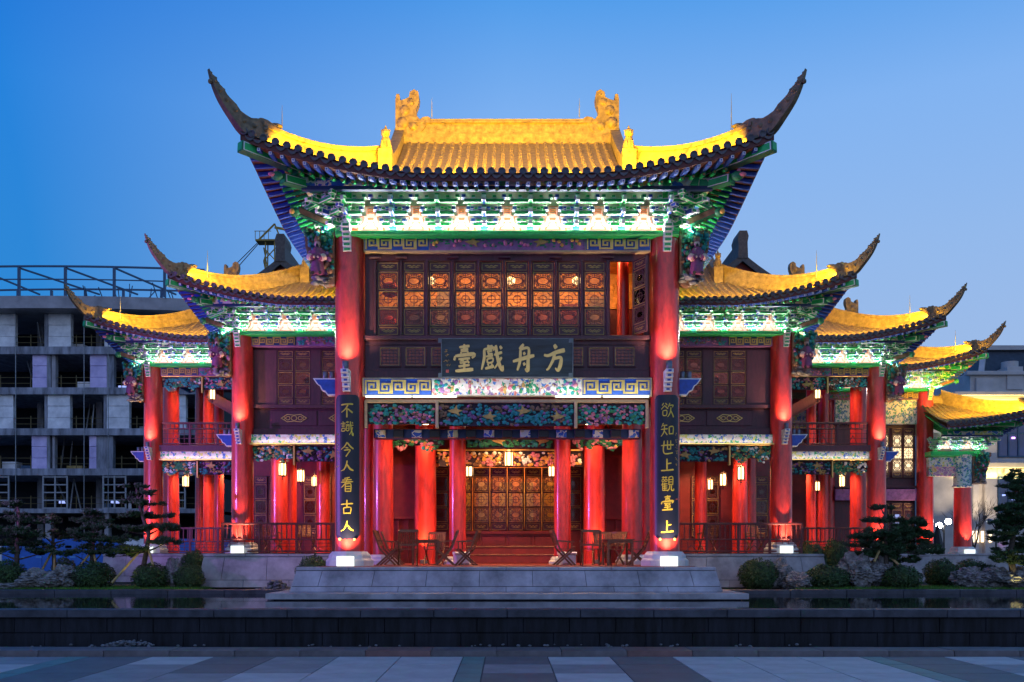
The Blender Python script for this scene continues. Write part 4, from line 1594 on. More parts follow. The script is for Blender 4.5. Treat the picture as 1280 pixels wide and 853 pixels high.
for e in (-1, 1):
    b = MB()
    x0, x1 = sorted((e * 2.9, e * 4.2))
    b.box(x0, x1, 6.3, 6.4, FL, 5.2, 0)
    b.cbox(x0, x1, 6.15, 6.3, 3.05, 3.13, 0)
    for i in range(4):
        xx = lerp(x0, x1, (i + .5) / 4)
        b.box(xx - .03, xx + .03, 6.2, 6.26, FL, 3.05, 0)
    b.build('side_panel', ['red_wood'], main)
bk = MB()
bk.box(-2.5, 2.5, 10.2, 10.3, FL, 6.2, 0)
bk.box(-2.5, -2.45, YB + .2, 10.2, FL, 6.2, 0)
bk.box(2.45, 2.5, YB + .2, 10.2, FL, 6.2, 0)
bk.box(-2.5, 2.5, YB + .2, 10.3, 5.6, 5.65, 0)
for i in range(5):
    bk.cbox(-1.9 + i * .8, -1.4 + i * .8, 10.0, 10.2, 2.9, 4.6, 1)
bk.build('back_room', ['orange_wood', 'gold_dull'], main)
area('back_room_lamp', (0, 8.8, 5.55), (0, .3, -1), 3.5, .6, 150, (1., .50, .22))
for (x, y) in ((-2.9, 1.8), (0, 1.8), (2.9, 1.8), (-2.6, 4.4), (0, 4.6), (2.6, 4.4)):
    q = MB().lathe([(.10, 0), (.12, .03), (.12, .05)], 12, (x, y, 6.02), 0)
    q.build('ceiling_lamp', ['downlight'], main)
    spot('stage_downlight', (x, y, 6.0), (0, 0, -1), 560, 140, WARM, .8, .1)
for px in (532, 743):
    p = at(px, 690, 5.4)
    MB().cbox(p.x - .12, p.x + .12, 4.72, 4.84, FL + .012, FL + .14, 0).build('floor_lamp', ['lamp_metal'], main)
    spot('column_uplight', (p.x, 4.70, FL + .2), (0, .14, 1), 420, 70, (1., .55, .2), .5, .05)

# ---- light on the pavilion from its own fixtures
area('roof_wash', (0, -2.06, 11.80), (0, 1, .42), 7.4, .08, 2700, AMBER, 150)
for e in (-1, 1):
    q = surf_m(e * 5.0, .3)
    o = area('roof_wash', (q.x, q.y - .02, q.z + .32), (0, 1, .45), 3.0, .06, 190, AMBER, 150)
for e in (-1, 1):
    q = surf_m(e * 5.9, .55)
    spot('horn_spot', (q.x, q.y, q.z + .12), (e * .35, .25, .5), 80, 120, AMBER, .8)
area('bracket_wash', (0, -.40, 10.555), (0, .0, 1), 8.4, .05, 40, WASH)
area('bracket_wash', (0, -.405, 10.555), (0, -1.0, 1), 8.4, .05, 330, WASH)
for e in (-1, 1):
    o = area('bracket_wash', (e * 4.75, -.3, 10.62), (e * .5, -.5, 1), .5, .1, 26, WASH)
    o = area('bracket_wash', (e * 4.62, 2.6, 10.72), (e * .25, 0, 1), .08, 4.5, 420, WASH)
    spot('column_uplight', (e * 4.28, -.70, 7.0), (0, .34, 1), 330, 120, (1., .70, .45), 1.)
    spot('plinth_uplight', (e * 4.28, -.86, FL + .30), (0, .42, 1), 420, 100, (1., .66, .42), .8)


# ================================================================ GALLERIES
def wing(sx, X, Y, kind, label, xi=-4.2):
    s = .83
    t = thing('gallery_pavilion', label, 'pavilion', (X, Y, 0), group='stepped galleries flanking the stage')
    roof, sf = build_roof(t, sx, 1.60, xi, -1.85, 9.64, .78, 5.2, -1.78, s, False, rods=((.75, -1.2, 10.5, 11.35),))
    CT = 9.05
    rc = .35
    column(t, sx, 0, 0, FW, CT, rc)
    lamp_arm(t, sx, 0, 0, 5.40, rc, .85)
    if kind != 'lattice':
        carved_strut(t, sx, rc - .03, -.05, CT, .95, 30 + int(X))
    mb = MB(sx)
    for i in range(5):
        d = rc + .03 + .045 * i
        mb.cbox(.06 - .09, .06 + .09, -d, 0, CT - .52 + i * .1, CT - .52 + i * .1 + .09, 1)
        mb.cbox(.06 - .065, .06 + .065, -d - .008, -d, CT - .50 + i * .1, CT - .45 + i * .1, 0)
    mb.build('beam_end', ['green', 'white'], t)
    mb = MB(sx)
    mb.bar((.2, -.1, CT + .04), (1.05, -.52, CT + .30), .12, .17, 3)
    mb.bar((.21, -.105, CT + .045), (1.04, -.525, CT + .295), .13, .12, 0)
    mb.ball((1.1, -.56, CT + .26), .11, 2)
    mb.build('corner_bracket', ['carve_brown', 'white', 'leafgreen', 'green_deep'], t)
    b = MB(sx)
    b.cbox(xi, .2, -.40, -.115, CT - .14, CT - .02, 0, .02)
    b.box(xi, .2, -.113, .2, CT - .098, CT - .022, 0)
    b.build('green_beam', ['green'], t)
    npch = int((-xi) / .97)
    xs = [-.97 * i for i in range(npch + 1)][::-1]
    dougong(t, sx, xs, -.24, CT - .02, .94, [.8, 1.8, 2.8], .05)
    b = MB(sx)
    b.box(xi, -.3, -.10, .2, CT - .44, CT - .10, 2)
    b.box(-1.75, -.34, -.107, -.10, CT - .42, CT - .13, 0)
    meander(b, -1.72, -.36, CT - .40, CT - .15, -.107, 1)
    carve(b, xi, -1.78, CT - .43, CT - .13, -.10, [(3, 2), (4, 2), (5, 1)], 120, .04, 0, 3)
    b.build('carved_beam', ['navy', 'gold_dull', 'purple', 'teal', 'carve_brown', 'blossom'], t)
    if kind != 'lattice':
        b = MB(sx)
        b.box(xi, -.28, -.14, .2, 5.46, 5.74, 0)
        b.box(xi, -.28, -.20, .2, 5.41, 5.455, 1)
        b.build('painted_beam', ['bright_paint', 'gold'], t)
        frieze(t, sx, xi, -1.72, 4.88, 5.40, .0, seed=60 + int(X), birds=3, pal=[(1, 3), (6, 2), (0, 1.5), (4, 1)], frame='gold', r=.05)
        frieze(t, sx, -1.66, -.30, 4.80, 5.40, .0, seed=61 + int(X), posts=(-1.69,), pal=[(2, 3), (4, 2), (1, 2), (9, .6)], wavy=.2, frame='gold', r=.05)
        # floors
        b = MB(sx)
        b.box(xi, .1, .2, 5.5, 5.50, 5.72, 0)
        b.build('upper_floor', ['ceiling_wood'], t)
        MB(sx).box(xi, .3, .1, 5.5, FW - .02, FW + .012, 0).build('gallery_floor', ['ceiling_wood'], t)
        railing(t, sx, xi, .55 if kind == 'wall' else -.3, -.42 if kind == 'wall' else 0, FW, .98)
    b = MB(sx)
    b.box(xi, .1, .2, 5.5, CT - .1, CT - .02, 0)
    b.build('gallery_ceiling', ['ceiling_wood'], t)
    if kind == 'wall':
        b = MB(sx)
        yw = .08
        b.box(xi, -.28, yw + .1, yw + .2, 5.76, 6.74, 0)
        b.box(xi, -.28, yw + .1, yw + .2, 8.52, CT - .1, 0)
        b.cbox(xi, -.28, yw - .06, yw + .1, 6.62, 6.74, 0)
        b.cbox(xi, -.28, yw - .04, yw + .1, 5.76, 5.96, 0)
        b.box(-1.08, -.28, yw + .02, yw + .15, 6.74, 8.52, 0)
        b.box(-2.52, -2.20, yw + .02, yw + .15, 6.74, 8.52, 0)
        b.build('upper_wall', ['maroon'], t)
        for x in (-1.36, -1.92, -2.80, -3.36, -3.92):
            leaf(t, sx * x, yw + .06, 6.74, .55, 1.78)
        for x in (-1.64, -3.2):
            q = MB(sx)
            q.cbox(x - .75, x + .75, yw + .075, yw + .1, 6.06, 6.56, 0, .015)
            for e in (-1, 1):
                q.strip([(x, 6.31 + e * .10), (x + .22, 6.31 + e * .12), (x + .42, 6.31), ], .022, yw + .05, yw + .075, 1)
                q.strip([(x, 6.31 + e * .10), (x - .22, 6.31 + e * .12), (x - .42, 6.31), ], .022, yw + .05, yw + .075, 1)
                q.strip(ring(x + e * .2, 6.31, .07, .06, 8), .018, yw + .055, yw + .075, 1)
                q.strip(ring(x + e * .34, 6.31, .05, .04, 8), .016, yw + .056, yw + .075, 1)
            q.strip(ring(x, 6.31, .09, .08, 10), .02, yw + .052, yw + .075, 1)
            q.build('gilt_panel', ['maroon', 'gold'], t)
        b = MB(sx)
        b.box(xi, .0, 3.2, 3.3, 5.72, CT - .1, 0)
        b.box(-.1, .0, .4, 3.2, 5.72, CT - .1, 0)
        b.build('upper_room', ['red_wood'], t)
        q = MB(sx)
        for (x, z, c) in ((-1.9, 7.75, 0), (-1.95, 7.35, 0), (-2.9, 7.3, 0), (-2.85, 6.95, 0), (-3.9, 8.0, 0)):
            q.lathe([(.04, -.16), (.14, -.11), (.18, 0), (.14, .11), (.04, .16)], 10, (x, 1.2, z), 0)
        q.build('room_drape', ['red_cloth'], t)
        # lower back wall with lattice doors
        b = MB(sx)
        b.box(xi - .6, 1.2, 4.7, 4.85, FW, 5.5, 0)
        b.build('rear_wall', ['red_wood'], t)
        for x in (.65, .1, -1.2, -1.75, -3.1, -3.65):
            leaf(t, sx * x, 4.62, 2.5, .5, 2.3, 'door_leaf')
    else:
        if kind == 'balcony':
            frieze(t, sx, xi, -1.9, 8.10, 8.58, .0, seed=80 + int(X), birds=2, pal=[(1, 3), (3, 1.4), (6, 1), (4, 1)], frame='gold', r=.05)
            frieze(t, sx, -1.84, -.32, 8.02, 8.58, .0, seed=81 + int(X), posts=(-1.87,), pal=[(1, 3), (5, 2), (9, .7), (2, 1)], wavy=.2, frame='gold', r=.05)
            b = MB(sx)
            b.cbox(xi, -.28, -.2, .2, 5.745, 5.98, 0)
            b.build('balcony_edge', ['maroon'], t)
            railing(t, sx, xi, -.3, -.02, 5.98, .88, 'balcony_railing', .72)
            b = MB(sx)                                         # curved tie beam and stair string behind the balcony
            b.bar((-1.5, 1.9, 8.25), (-2.9, 1.9, 7.45), .2, .34, 0)
            b.bar((-1.5, 1.9, 8.02), (-2.75, 1.9, 7.30), .14, .12, 0)
            b.bar((-3.2, 3.0, 7.0), (-1.1, 3.0, 5.9), .12, .2, 0)
            b.build('tie_beam', ['maroon'], t)
    return t, sf


def wing_lights(sx, X, Y, sf, xi=-4.2, inner=True, power=1.):
    q = sf(-1.2, .25)
    ln = 1.0 - max(xi, -4.2)
    area('roof_wash', (X + sx * (max(xi, -4.2) + ln / 2), Y + q.y, q.z + .30), (0, 1, .42), ln, .06, 300 * power, AMBER, 150)
    q = sf(1.1, .3)
    area('roof_wash', (X + sx * q.x, Y + q.y, q.z + .2), (0, 1, .5), 1.4, .06, 75 * power, AMBER, 150)
    area('bracket_wash', (X + sx * (-2.0), Y - .38, 9.05), (0, 0, 1), 3.9, .05, 15 * power, WASH)
    area('bracket_wash', (X + sx * (-2.0), Y - .385, 9.05), (0, -1.0, 1), 3.9, .05, 110 * power, WASH)
    area('bracket_wash', (X + sx * .45, Y - .25, 9.02), (sx * .5, -.5, 1), .4, .1, 11 * power, WASH)
    area('bracket_wash', (X + sx * .4, Y + 1.8, 9.11), (sx * .25, 0, 1), .08, 3, 80, WASH)
    area('beam_washer', (X + sx * (-2.2), Y - .24, 5.44), (0, .3, 1), 3.6, .04, 5 * power, WASH)
    if Y > 6 or sx > 0:
        q = sf(1.15, .02)
        spot('horn_spot', (X + sx * q.x, Y + q.y - .05, q.z + .10), (sx * .62, -.12, .55), 34, 100, AMBER, .8)
    spot('column_uplight', (X, Y - .60, 6.1), (0, .34, 1), 170 * power, 120, (1., .68, .42), 1.)
    spot('plinth_uplight', (X, Y - .74, FW + .26), (0, .36, 1), 300 * power, 90, (1., .64, .38), .8)


LW_, LO_ = (-8.60, 4.9), (-13.42, 9.9)
RW_, RO_, RT_ = (8.90, 4.9), (14.0, 9.9), (18.25, 15.2)
specs = [
    (-1, LW_, 'wall', 'golden-roofed gallery with maroon window wall, adjoining the stage on its left', -4.25),
    (-1, LO_, 'balcony', 'golden-roofed gallery with open balcony next to the unfinished concrete building', -4.6),
    (1, RW_, 'wall', 'golden-roofed gallery with maroon window wall, adjoining the stage on its right', -4.55),
    (1, RO_, 'balcony', 'golden-roofed gallery with open balcony behind the layered pine and rocks', -4.9),
    (1, RT_, 'lattice', 'farthest golden-roofed gallery bay, third column to the right of the stage', -4.3),
]
for (sx, (X, Y), kind, label, xi) in specs:
    t, sf = wing(sx, X, Y, kind, label, xi)
    wing_lights(sx, X, Y, sf, xi)
    if kind != 'lattice':
        for (x, y) in ((-.9, 1.6), (-2.8, 1.6), (-1.8, 3.6)):
            q = MB(sx).lathe([(.08, 0), (.09, .02), (.09, .04)], 10, (x, y, 5.46), 0)
            q.build('ceiling_lamp', ['downlight'], t)
            spot('gallery_downlight', (X + sx * x, Y + y, 5.44), (0, 0, -1), 470, 140, WARM, .8, .1)
        if kind == 'balcony':
            for (x, y) in ((-1.0, 1.4), (-2.8, 1.6)):
                q = MB(sx).lathe([(.08, 0), (.09, .02), (.09, .04)], 10, (x, y, 8.90), 0)
                q.build('ceiling_lamp', ['downlight'], t)
                spot('gallery_downlight', (X + sx * x, Y + y, 8.88), (0, 0, -1), 340, 140, WARM, .8, .1)
        else:
            area('upper_room_lamp', (X + sx * -2.2, Y + 1.6, 8.9), (0, .3, -1), 3, .4, 45, (1., .5, .3))
    # inner columns read off the photograph
    cols = {('wall', -1): [(349, 7.3, .30, 0), (362, 8.4, .26, 0), (404, 8.0, .24, 0)],
            ('wall', 1): [(876, 8.0, .22, 0), (925, 7.3, .27, 0), (937, 8.6, .24, 0)],
            ('balcony', -1): [(214, 12.0, .32, 1), (251, 14.5, .24, 1), (261, 12.6, .22, 1), (274, 13.6, .20, 1)],
            ('balcony', 1): [(1073, 12.0, .33, 1), (1014, 13.6, .21, 1), (1029, 14.6, .24, 1), (1037, 15.6, .22, 1)],
            ('lattice', 1): []}[(kind, sx)]
    for (px, yy, r_, up) in cols:
        x = (at(px, 600, yy).x - X) * sx
        column(t, sx, x, yy - Y, FW, 5.5, r_, base=False, name='gallery_column')
        if up:
            column(t, sx, x, yy - Y, 5.72, 8.95, r_, base=False, name='balcony_column')
    if kind == 'balcony' and sx > 0:
        b = MB(sx)
        b.box(-5, 2.6, 6.9, 7.0, FW, 8.9, 0)
        b.build('rear_wall', ['red_wood'], t)
        for x in (-3.9, -3.3, -2.0, -1.4, .0, .6):
            leaf(t, sx * x, 6.85, 2.5, .5, 2.3, 'door_leaf')
        b = MB(sx)
        b.box(-5, 2.6, 6.80, 6.9, 7.65, 8.35, 0)
        b.box(-5, 2.6, 6.78, 6.8, 7.5, 7.62, 1)
        b.build('painted_lintel', ['bright_paint', 'gold'], t)
    if kind == 'balcony' and sx < 0:
        b = MB(sx)
        b.box(-5, -1.9, 4.9, 5.0, FW, 8.9, 0)
        b.build('rear_wall', ['red_wood'], t)
    if kind == 'lattice':
        b = MB(sx)
        b.box(-3.9, -.3, .02, .14, 7.55, 8.6, 0)
        b.box(-3.9, -.3, .3, .4, FW, 7.55, 1)
        b.cbox(-3.9, -.3, .1, .3, 4.75, 4.85, 1)
        b.cbox(-3.9, -.3, .02, .12, 4.2, 4.7, 2)
        b.build('upper_wall', ['tile_paint', 'maroon', 'purple'], t)
        for x in (-.62, -1.12, -1.7, -2.2):
            leaf(t, x, .22, 5.2, .48, 2.2)
            leaf(t, x, .22, 2.0, .48, 2.1)
        b = MB()
        for x in (-.62, -1.12, -1.7, -2.2):
            b.box(x - .2, x + .2, .27, .285, 5.5, 7.1, 0)
        b.build('lit_blind', ['window_lit'], t)
        b = MB().box(-1.3, -.95, .27, .285, 2.9, 3.6, 0)
        b.build('lit_screen', ['window_blue'], t)

# ---- low corridor at the far east end
cor = thing('corridor_pavilion', 'low golden-roofed corridor end with patterned column top, farthest right', 'pavilion', (19.6, 14.6, 0))
roof_c, sf_c = build_roof(cor, 1, 2.15, -1.62, -2.0, 7.20, .62, 2.75, -.55, .86, False, orn=False, steep=1.1)
column(cor, 1, 0, 0, FW - .1, 4.70, .37)
b = MB()
b.lathe([(.36, 4.70), (.40, 4.72), (.40, 4.80), (.36, 4.82), (.37, 6.0), (.40, 6.1)], 24, (0, 0, 0), 0)
b.build('patterned_collar', ['tile_paint'], cor)
b = MB()
b.cbox(-1.5, .6, -.3, .3, 6.05, 6.25, 0)
b.cbox(-1.5, -.3, -.12, .12, 5.62, 6.0, 2)
b.cbox(-1.5, -.3, -.10, .10, 5.2, 5.6, 1)
b.build('green_beam', ['green', 'flower_paint', 'bright_paint'], cor)
dougong(cor, 1, [-1.3, -.4, .5], -.2, 6.25, .84, [.8, 1.8], .5)
carved_strut(cor, 1, .34, -.1, 6.2, .9, 77, False)
p = sf_c(.8, .3)
area('roof_wash', (19.6 + .2, 14.6 + p.y, p.z + .3), (0, 1, .45), 3.2, .06, 260, AMBER, 150)
area('bracket_wash', (19.6 - .3, 14.6 - .4, 6.3), (0, -.25, 1), 2, .05, 30, WASH)
spot('plinth_uplight', (19.6, 14.6 - .66, FW + .25), (0, .22, 1), 300, 60, (1., .6, .4), .5)


# ================================================================ BUILDINGS BEHIND
def rear_pavilion(px, py_top, Y, half, label):
    p = at(px, py_top, Y)
    t = thing('rear_pavilion', label, 'pavilion', (p.x, Y, 0), group='dark rear pavilions behind the galleries')
    zr = p.z - 1.25
    b = MB()
    K = 7
    for e in (-1, 1):
        for k in range(K):
            u0, u1 = k / K, (k + 1) / K
            f = lambda u: (e * half * u, zr - half * (.85 * u - .20 * u * u))
            (xa, za), (xb, zb) = f(u0), f(u1)
            b.add([(xa, -.3, za), (xb, -.3, zb), (xb, 9, zb), (xa, 9, za)], [(0, 1, 2, 3) if e > 0 else (3, 2, 1, 0)], 0)
            b.add([(xa, -.3, za - .45), (xb, -.3, zb - .45), (xb, -.3, zb), (xa, -.3, za)], [(0, 1, 2, 3) if e > 0 else (3, 2, 1, 0)], 0)
    b.build('roof', ['rear_tile'], t)
    b = MB()
    b.prism([(-half * .8, zr - half * .75), (half * .8, zr - half * .75), (0, zr - .35)], .1, .3, 0)
    b.box(-half * .8, half * .8, .1, 8.5, FW, zr - half * .75, 0)
    b.build('gable_wall', ['red_wood'], t)
    b = MB()
    b.prism([(-.28, zr - .3), (.28, zr - .3), (.25, zr + .6), (.31, zr + .95), (.22, zr + 1.25), (-.2, zr + 1.25), (-.31, zr + .9), (-.25, zr + .5)], -.35, 1.1, 0)
    b.box(-.22, .22, 1.1, 9, zr - .1, zr + .7, 0)
    b.build('ridge_dragon', ['rear_tile'], t)


rear_pavilion(352, 295, 27, 3.2, 'dark gabled rear roof rising behind the left gallery, near the crane')
rear_pavilion(927, 291, 27, 3.2, 'dark gabled rear roof rising behind the right gallery')

# ---- unfinished concrete building
cb_y = 47.
kx = (cb_y + DIST) / FOC
bx = lambda px: (px - 634) * kx
bz = lambda py: EYE + (691 - py) * kx
con = thing('unfinished_building', 'unfinished concrete building with open dark floors and pale cladding panels', 'building', (bx(110), cb_y, 0))
OX = bx(110)
X0, X1 = bx(-90) - OX, bx(262) - OX
rows = [(435, 443), (486, 493), (537, 544), (587, 594), (637, 641)]
for (a, c) in rows:
    b = MB()
    b.box(X0, X1, 0, 14, bz(c), bz(a), 0)
    b.cbox(X0, X1, -.25, 0, bz(c) - .05, bz(a) + .05, 0)
    b.build('floor_slab', ['concrete'], con)
b = MB()
K = 24
for k in range(K):                       # bowed roof slab
    xa, xb = lerp(X0, X1, k / K), lerp(X0, X1, (k + 1) / K)
    f = lambda x: -1.6 + ((x - (bx(60) - OX)) / 14.0) ** 2 * 1.3
    za = bz(392)
    zt = bz(377)
    b.hexa([(xa, f(xa), za), (xb, f(xb), za), (xb, 14, za), (xa, 14, za), (xa, f(xa), zt), (xb, f(xb), zt), (xb, 14, zt), (xa, 14, zt)])
b.build('roof_slab', ['concrete_pale'], con)
b = MB().box(X0, X1, 7, 7.3, 0, bz(392), 0)
b.box(X1 - .3, X1, .3, 14, 0, bz(392), 0)
b.build('core_wall', ['shell_dark'], con)
fl = [(392, 435), (443, 486), (493, 537), (544, 587), (594, 637), (641, 700)]
panels = [
    [(-60, 18, 'cladding'), (55, 60, 'concrete'), (60, 88, 'cladding'), (130, 150, 'cladding'), (152, 158, 'concrete'), (198, 226, 'cladding')],
    [(-30, -12, 'cladding_lilac'), (40, 58, 'cladding_lilac'), (58, 63, 'concrete'), (64, 69, 'concrete_pale'), (112, 133, 'cladding_lilac'), (133, 142, 'concrete'), (185, 205, 'cladding_lilac')],
    [(-60, 16, 'cladding'), (55, 59, 'concrete'), (59, 87, 'cladding'), (129, 133, 'concrete'), (133, 161, 'cladding'), (202, 232, 'cladding')],
    [(-30, -12, 'cladding_lilac'), (39, 58, 'cladding_lilac'), (58, 62, 'concrete'), (65, 68, 'concrete_pale'), (111, 120, 'cladding_lilac'), (120, 141, 'concrete'), (185, 210, 'cladding_lilac')],
    [], [(56, 63, 'concrete_pale'), (130, 136, 'concrete_pale'), (205, 211, 'concrete')]]
for (ya, yb_), ps in zip(fl, panels):
    for (a, c, m_) in ps:
        n_ = 3 if m_.startswith('clad') else 1
        for k in range(n_):
            z0, z1 = lerp(bz(yb_), bz(ya), k / n_), lerp(bz(yb_), bz(ya), (k + 1) / n_)
            q = MB().cbox(bx(a) - OX, bx(c) - OX, .05 + .02 * (k % 2), .5, z0 + .01, z1 - .01, 0, .02)
            q.build('cladding_panel' if n_ == 3 else 'concrete_column', [m_], con)
    for a in (18, 95, 172, 240):          # inner columns and safety rails
        MB().box(bx(a) - OX, bx(a) - OX + .5, 3.5, 4, bz(yb_), bz(ya), 0).build('inner_column', ['concrete'], con)
    r_ = MB()
    for k in (.45, .9):
        r_.box(X0, X1, .25, .29, bz(yb_) + k, bz(yb_) + k + .03, 0)
    for a in range(-40, 250, 19):
        r_.box(bx(a) - OX, bx(a) - OX + .05, .25, .3, bz(yb_), bz(yb_) + 1.1, 0)
    r_.build('guard_rail', ['safety_yellow'], con)
for a, c in ((-20, 12), (55, 85), (130, 158), (200, 232)):    # scaffold frames on the fifth level
    q = MB()
    for k in range(3):
        xx = lerp(bx(a) - OX, bx(c) - OX, k / 2)
        q.bar((xx, -.1, bz(637)), (xx, -.1, bz(595)), .12, .12)
    for k in range(5):
        zz = lerp(bz(637) + .1, bz(595) - .1, k / 4)
        q.bar((bx(a) - OX, -.12, zz), (bx(c) - OX, -.12, zz), .09, .09)
    q.build('scaffold_frame', ['scaffold'], con)
random.seed(15)
for (ya, yb_) in fl[:5]:
    for k in range(7):
        xx = random.uniform(X0 + 4, X1 - .8)
        q = MB()
        if k % 2:
            q.bar((xx, random.uniform(1.2, 3), bz(yb_)), (xx + random.uniform(-.6, .6), random.uniform(1.2, 3), bz(ya) - random.uniform(0, .6)), .09, .09)
            q.build('prop', ['scaffold'], con)
        else:
            h_ = random.uniform(.3, .9)
            q.cbox(xx, xx + random.uniform(.4, 1.3), 1.5, 2.4, bz(yb_), bz(yb_) + h_, 0)
            q.build('material_stack', [random.choice(('concrete_pale', 'bamboo', 'steel_navy', 'cladding'))], con)
st = MB()                                  # steel frame on the roof
for (yy, pts) in ((-1.2, (-60, 34, 91, 151, 213)), (5.0, (-20, 25, 70, 121, 172, 228))):
    for a in pts:
        st.bar((bx(a) - OX, yy, bz(377)), (bx(a) - OX, yy, bz(341)), .18, .18)
    for py_ in ((340,) if yy < 0 else (341,)):
        for k in range(12):
            xa, xb = lerp(X0, X1, k / 12), lerp(X0, X1, (k + 1) / 12)
            g_ = lambda x: bz(339) - ((x - (bx(60) - OX)) / 14) ** 2 * .35
            st.bar((xa, yy, g_(xa)), (xb, yy, g_(xb)), .13, .13)
            st.bar((xa, yy, g_(xa) - 1.0), (xb, yy, g_(xb) - 1.0), .08, .08)
for a, c in ((34, 70), (91, 121), (151, 172), (-20, -10)):
    st.bar((bx(a) - OX, -1.2, bz(341)), (bx(c) - OX + 1.2, 5.0, bz(346)), .12, .12)
random.seed(5)
for k in range(26):
    xx = lerp(bx(95), bx(210), random.random()) - OX
    st.bar((xx, random.uniform(0, 4), bz(378)), (xx + random.uniform(-.3, .3), random.uniform(0, 4), bz(378) + random.uniform(.5, 1.7)), .06, .06)
st.build('roof_frame', ['steel_navy'], con)
for a in (23, 108, 138):
    MB().tube([(bx(a) - OX, -.4, 0), (bx(a) - OX, -.4, bz(392))], .035, 5, 0).build('hoist_cable', ['scaffold'], con)
q = MB()
for (a, py_) in ((26, 424), (110, 470), (20, 520), (95, 520), (150, 480), (100, 625), (30, 625), (215, 520)):
    q.box(bx(a) - OX, bx(a) - OX + .7, 5.6, 5.65, bz(py_), bz(py_) + .25, 0)
q.build('work_light', ['window_blue'], con)

# ---- site hoarding
hd = thing('site_hoarding', 'blue printed site hoarding at the foot of the unfinished building', 'hoarding', (-26, 30, 0))
for k in range(11):
    x0 = -9 + k * 2.4
    MB().cbox(x0, x0 + 2.36, 0, .08, .8, 2.75 if 2 < k < 8 else 2.3, 0, .01).build('hoarding_panel', ['cladding' if k in (0, 1, 5) else 'hoarding'], hd)
q = MB()
random.seed(2)
for k in range(40):
    x, z = random.uniform(-6, 12), random.choice((1.6, 1.9, 2.2))
    q.box(x, x + random.uniform(.15, .5), -.012, -.002, z, z + random.uniform(.08, .2), 0)
q.build('hoarding_print', ['hoarding_print'], hd, kind='stuff')

# ---- tower crane
cr = thing('tower_crane', 'yellow lattice tower crane standing far behind the left gallery roof', 'crane', (at(339, 330, 80).x, 80, 0))
kc = 105 / FOC
H_ = EYE + (691 - 302) * kc
q = MB()
w = .85
for ex in (-1, 1):
    for ey in (-1, 1):
        q.bar((ex * w, ey * w, 0), (ex * w * .6, ey * w * .6, H_), .12, .12)
z = 14
while z < H_ - 1.5:
    for e in (-1, 1):
        q.bar((-e * w * .8, -w * .8, z), (e * w * .8, -w * .8, z + 1.5), .10, .10)
        q.bar((-w * .8, -e * w * .8, z), (-w * .8, e * w * .8, z + 1.5), .10, .10)
    z += 1.5
q.build('mast', ['crane_yellow'], cr)
q = MB()
q.box(-1.6, .9, -.8, .8, H_ - .18, H_, 0)
q.bar((-1.6, 0, H_), (.4, 0, H_ + 2.0), .16, .16)
q.bar((.4, 0, H_ + 2.0), (1.1, 0, H_ + .2), .16, .16)
q.bar((.4, 0, H_ + 1.6), (3.6, 0, H_ + 1.0), .2, .24)
for k in range(4):
    q.bar((-1.6 + k * .5, -.8, H_), (-1.6 + k * .5, -.8, H_ + .9), .06, .06)
q.bar((-1.7, -.8, H_ + .9), (.2, -.8, H_ + .9), .06, .06)
q.build('cab', ['crane_yellow'], cr)
q = MB()
for (xa, za, xb, zb) in ((-1.6, H_ - .2, -9.5, H_ - 8), (-1.4, H_ - .2, -8.3, H_ - 8), (3.0, H_ + 1.1, 17, H_ + 1.6), (2.4, H_ + .9, 20, H_ - 4.5)):
    q.tube([(xa, 0, za), (xb, 0, zb)], .05, 5, 0)
q.build('stay_cable', ['cable'], cr)

# ---- wooded hill, distant towers
hl = MB()
NX, NY = 40, 8
vs = []
hc = at(-60, 372, 240)
for j in range(NY + 1):
    for i in range(NX + 1):
        x, y = hc.x - 70 + 150 * i / NX, 240 + 60 * j / NY
        u = (x - hc.x + 10) / 45
        z = 76 * math.exp(-u * u) * (.55 + .45 * math.sin(j / NY * 3.14)) + 2.5 * noise.noise(Vector((x * .15, y * .15, 0)))
        vs.append((x, y, z))
hl.add(vs, [(j * (NX + 1) + i, j * (NX + 1) + i + 1, (j + 1) * (NX + 1) + i + 1, (j + 1) * (NX + 1) + i) for j in range(NY) for i in range(NX)], 0, True)
hl.build('hill', ['needles'], kind='structure', label='dark wooded hill beyond the unfinished building')
tw = thing('glass_tower', 'slim teal glass tower glimpsed past the right-hand eaves', 'building', (at(1209, 600, 110).x, 110, 0))
k_ = 135 / FOC
q = MB().box(-1.1, 1.1, 0, 6, 0, EYE + (691 - 468) * k_, 0)
q.build('tower_wall', ['teal_glass'], tw)
q = MB()
for i in range(18):
    q.box(-1.12, 1.12, -.03, 0, 4 + i * 1.4, 4.15 + i * 1.4, 0)
q.build('floor_band', ['steel_navy'], tw, kind='stuff')
MB().box(-3.2, -1.1, .5, 6, 0, EYE + (691 - 482) * k_, 0).build('side_block', ['haze_wall'], tw)

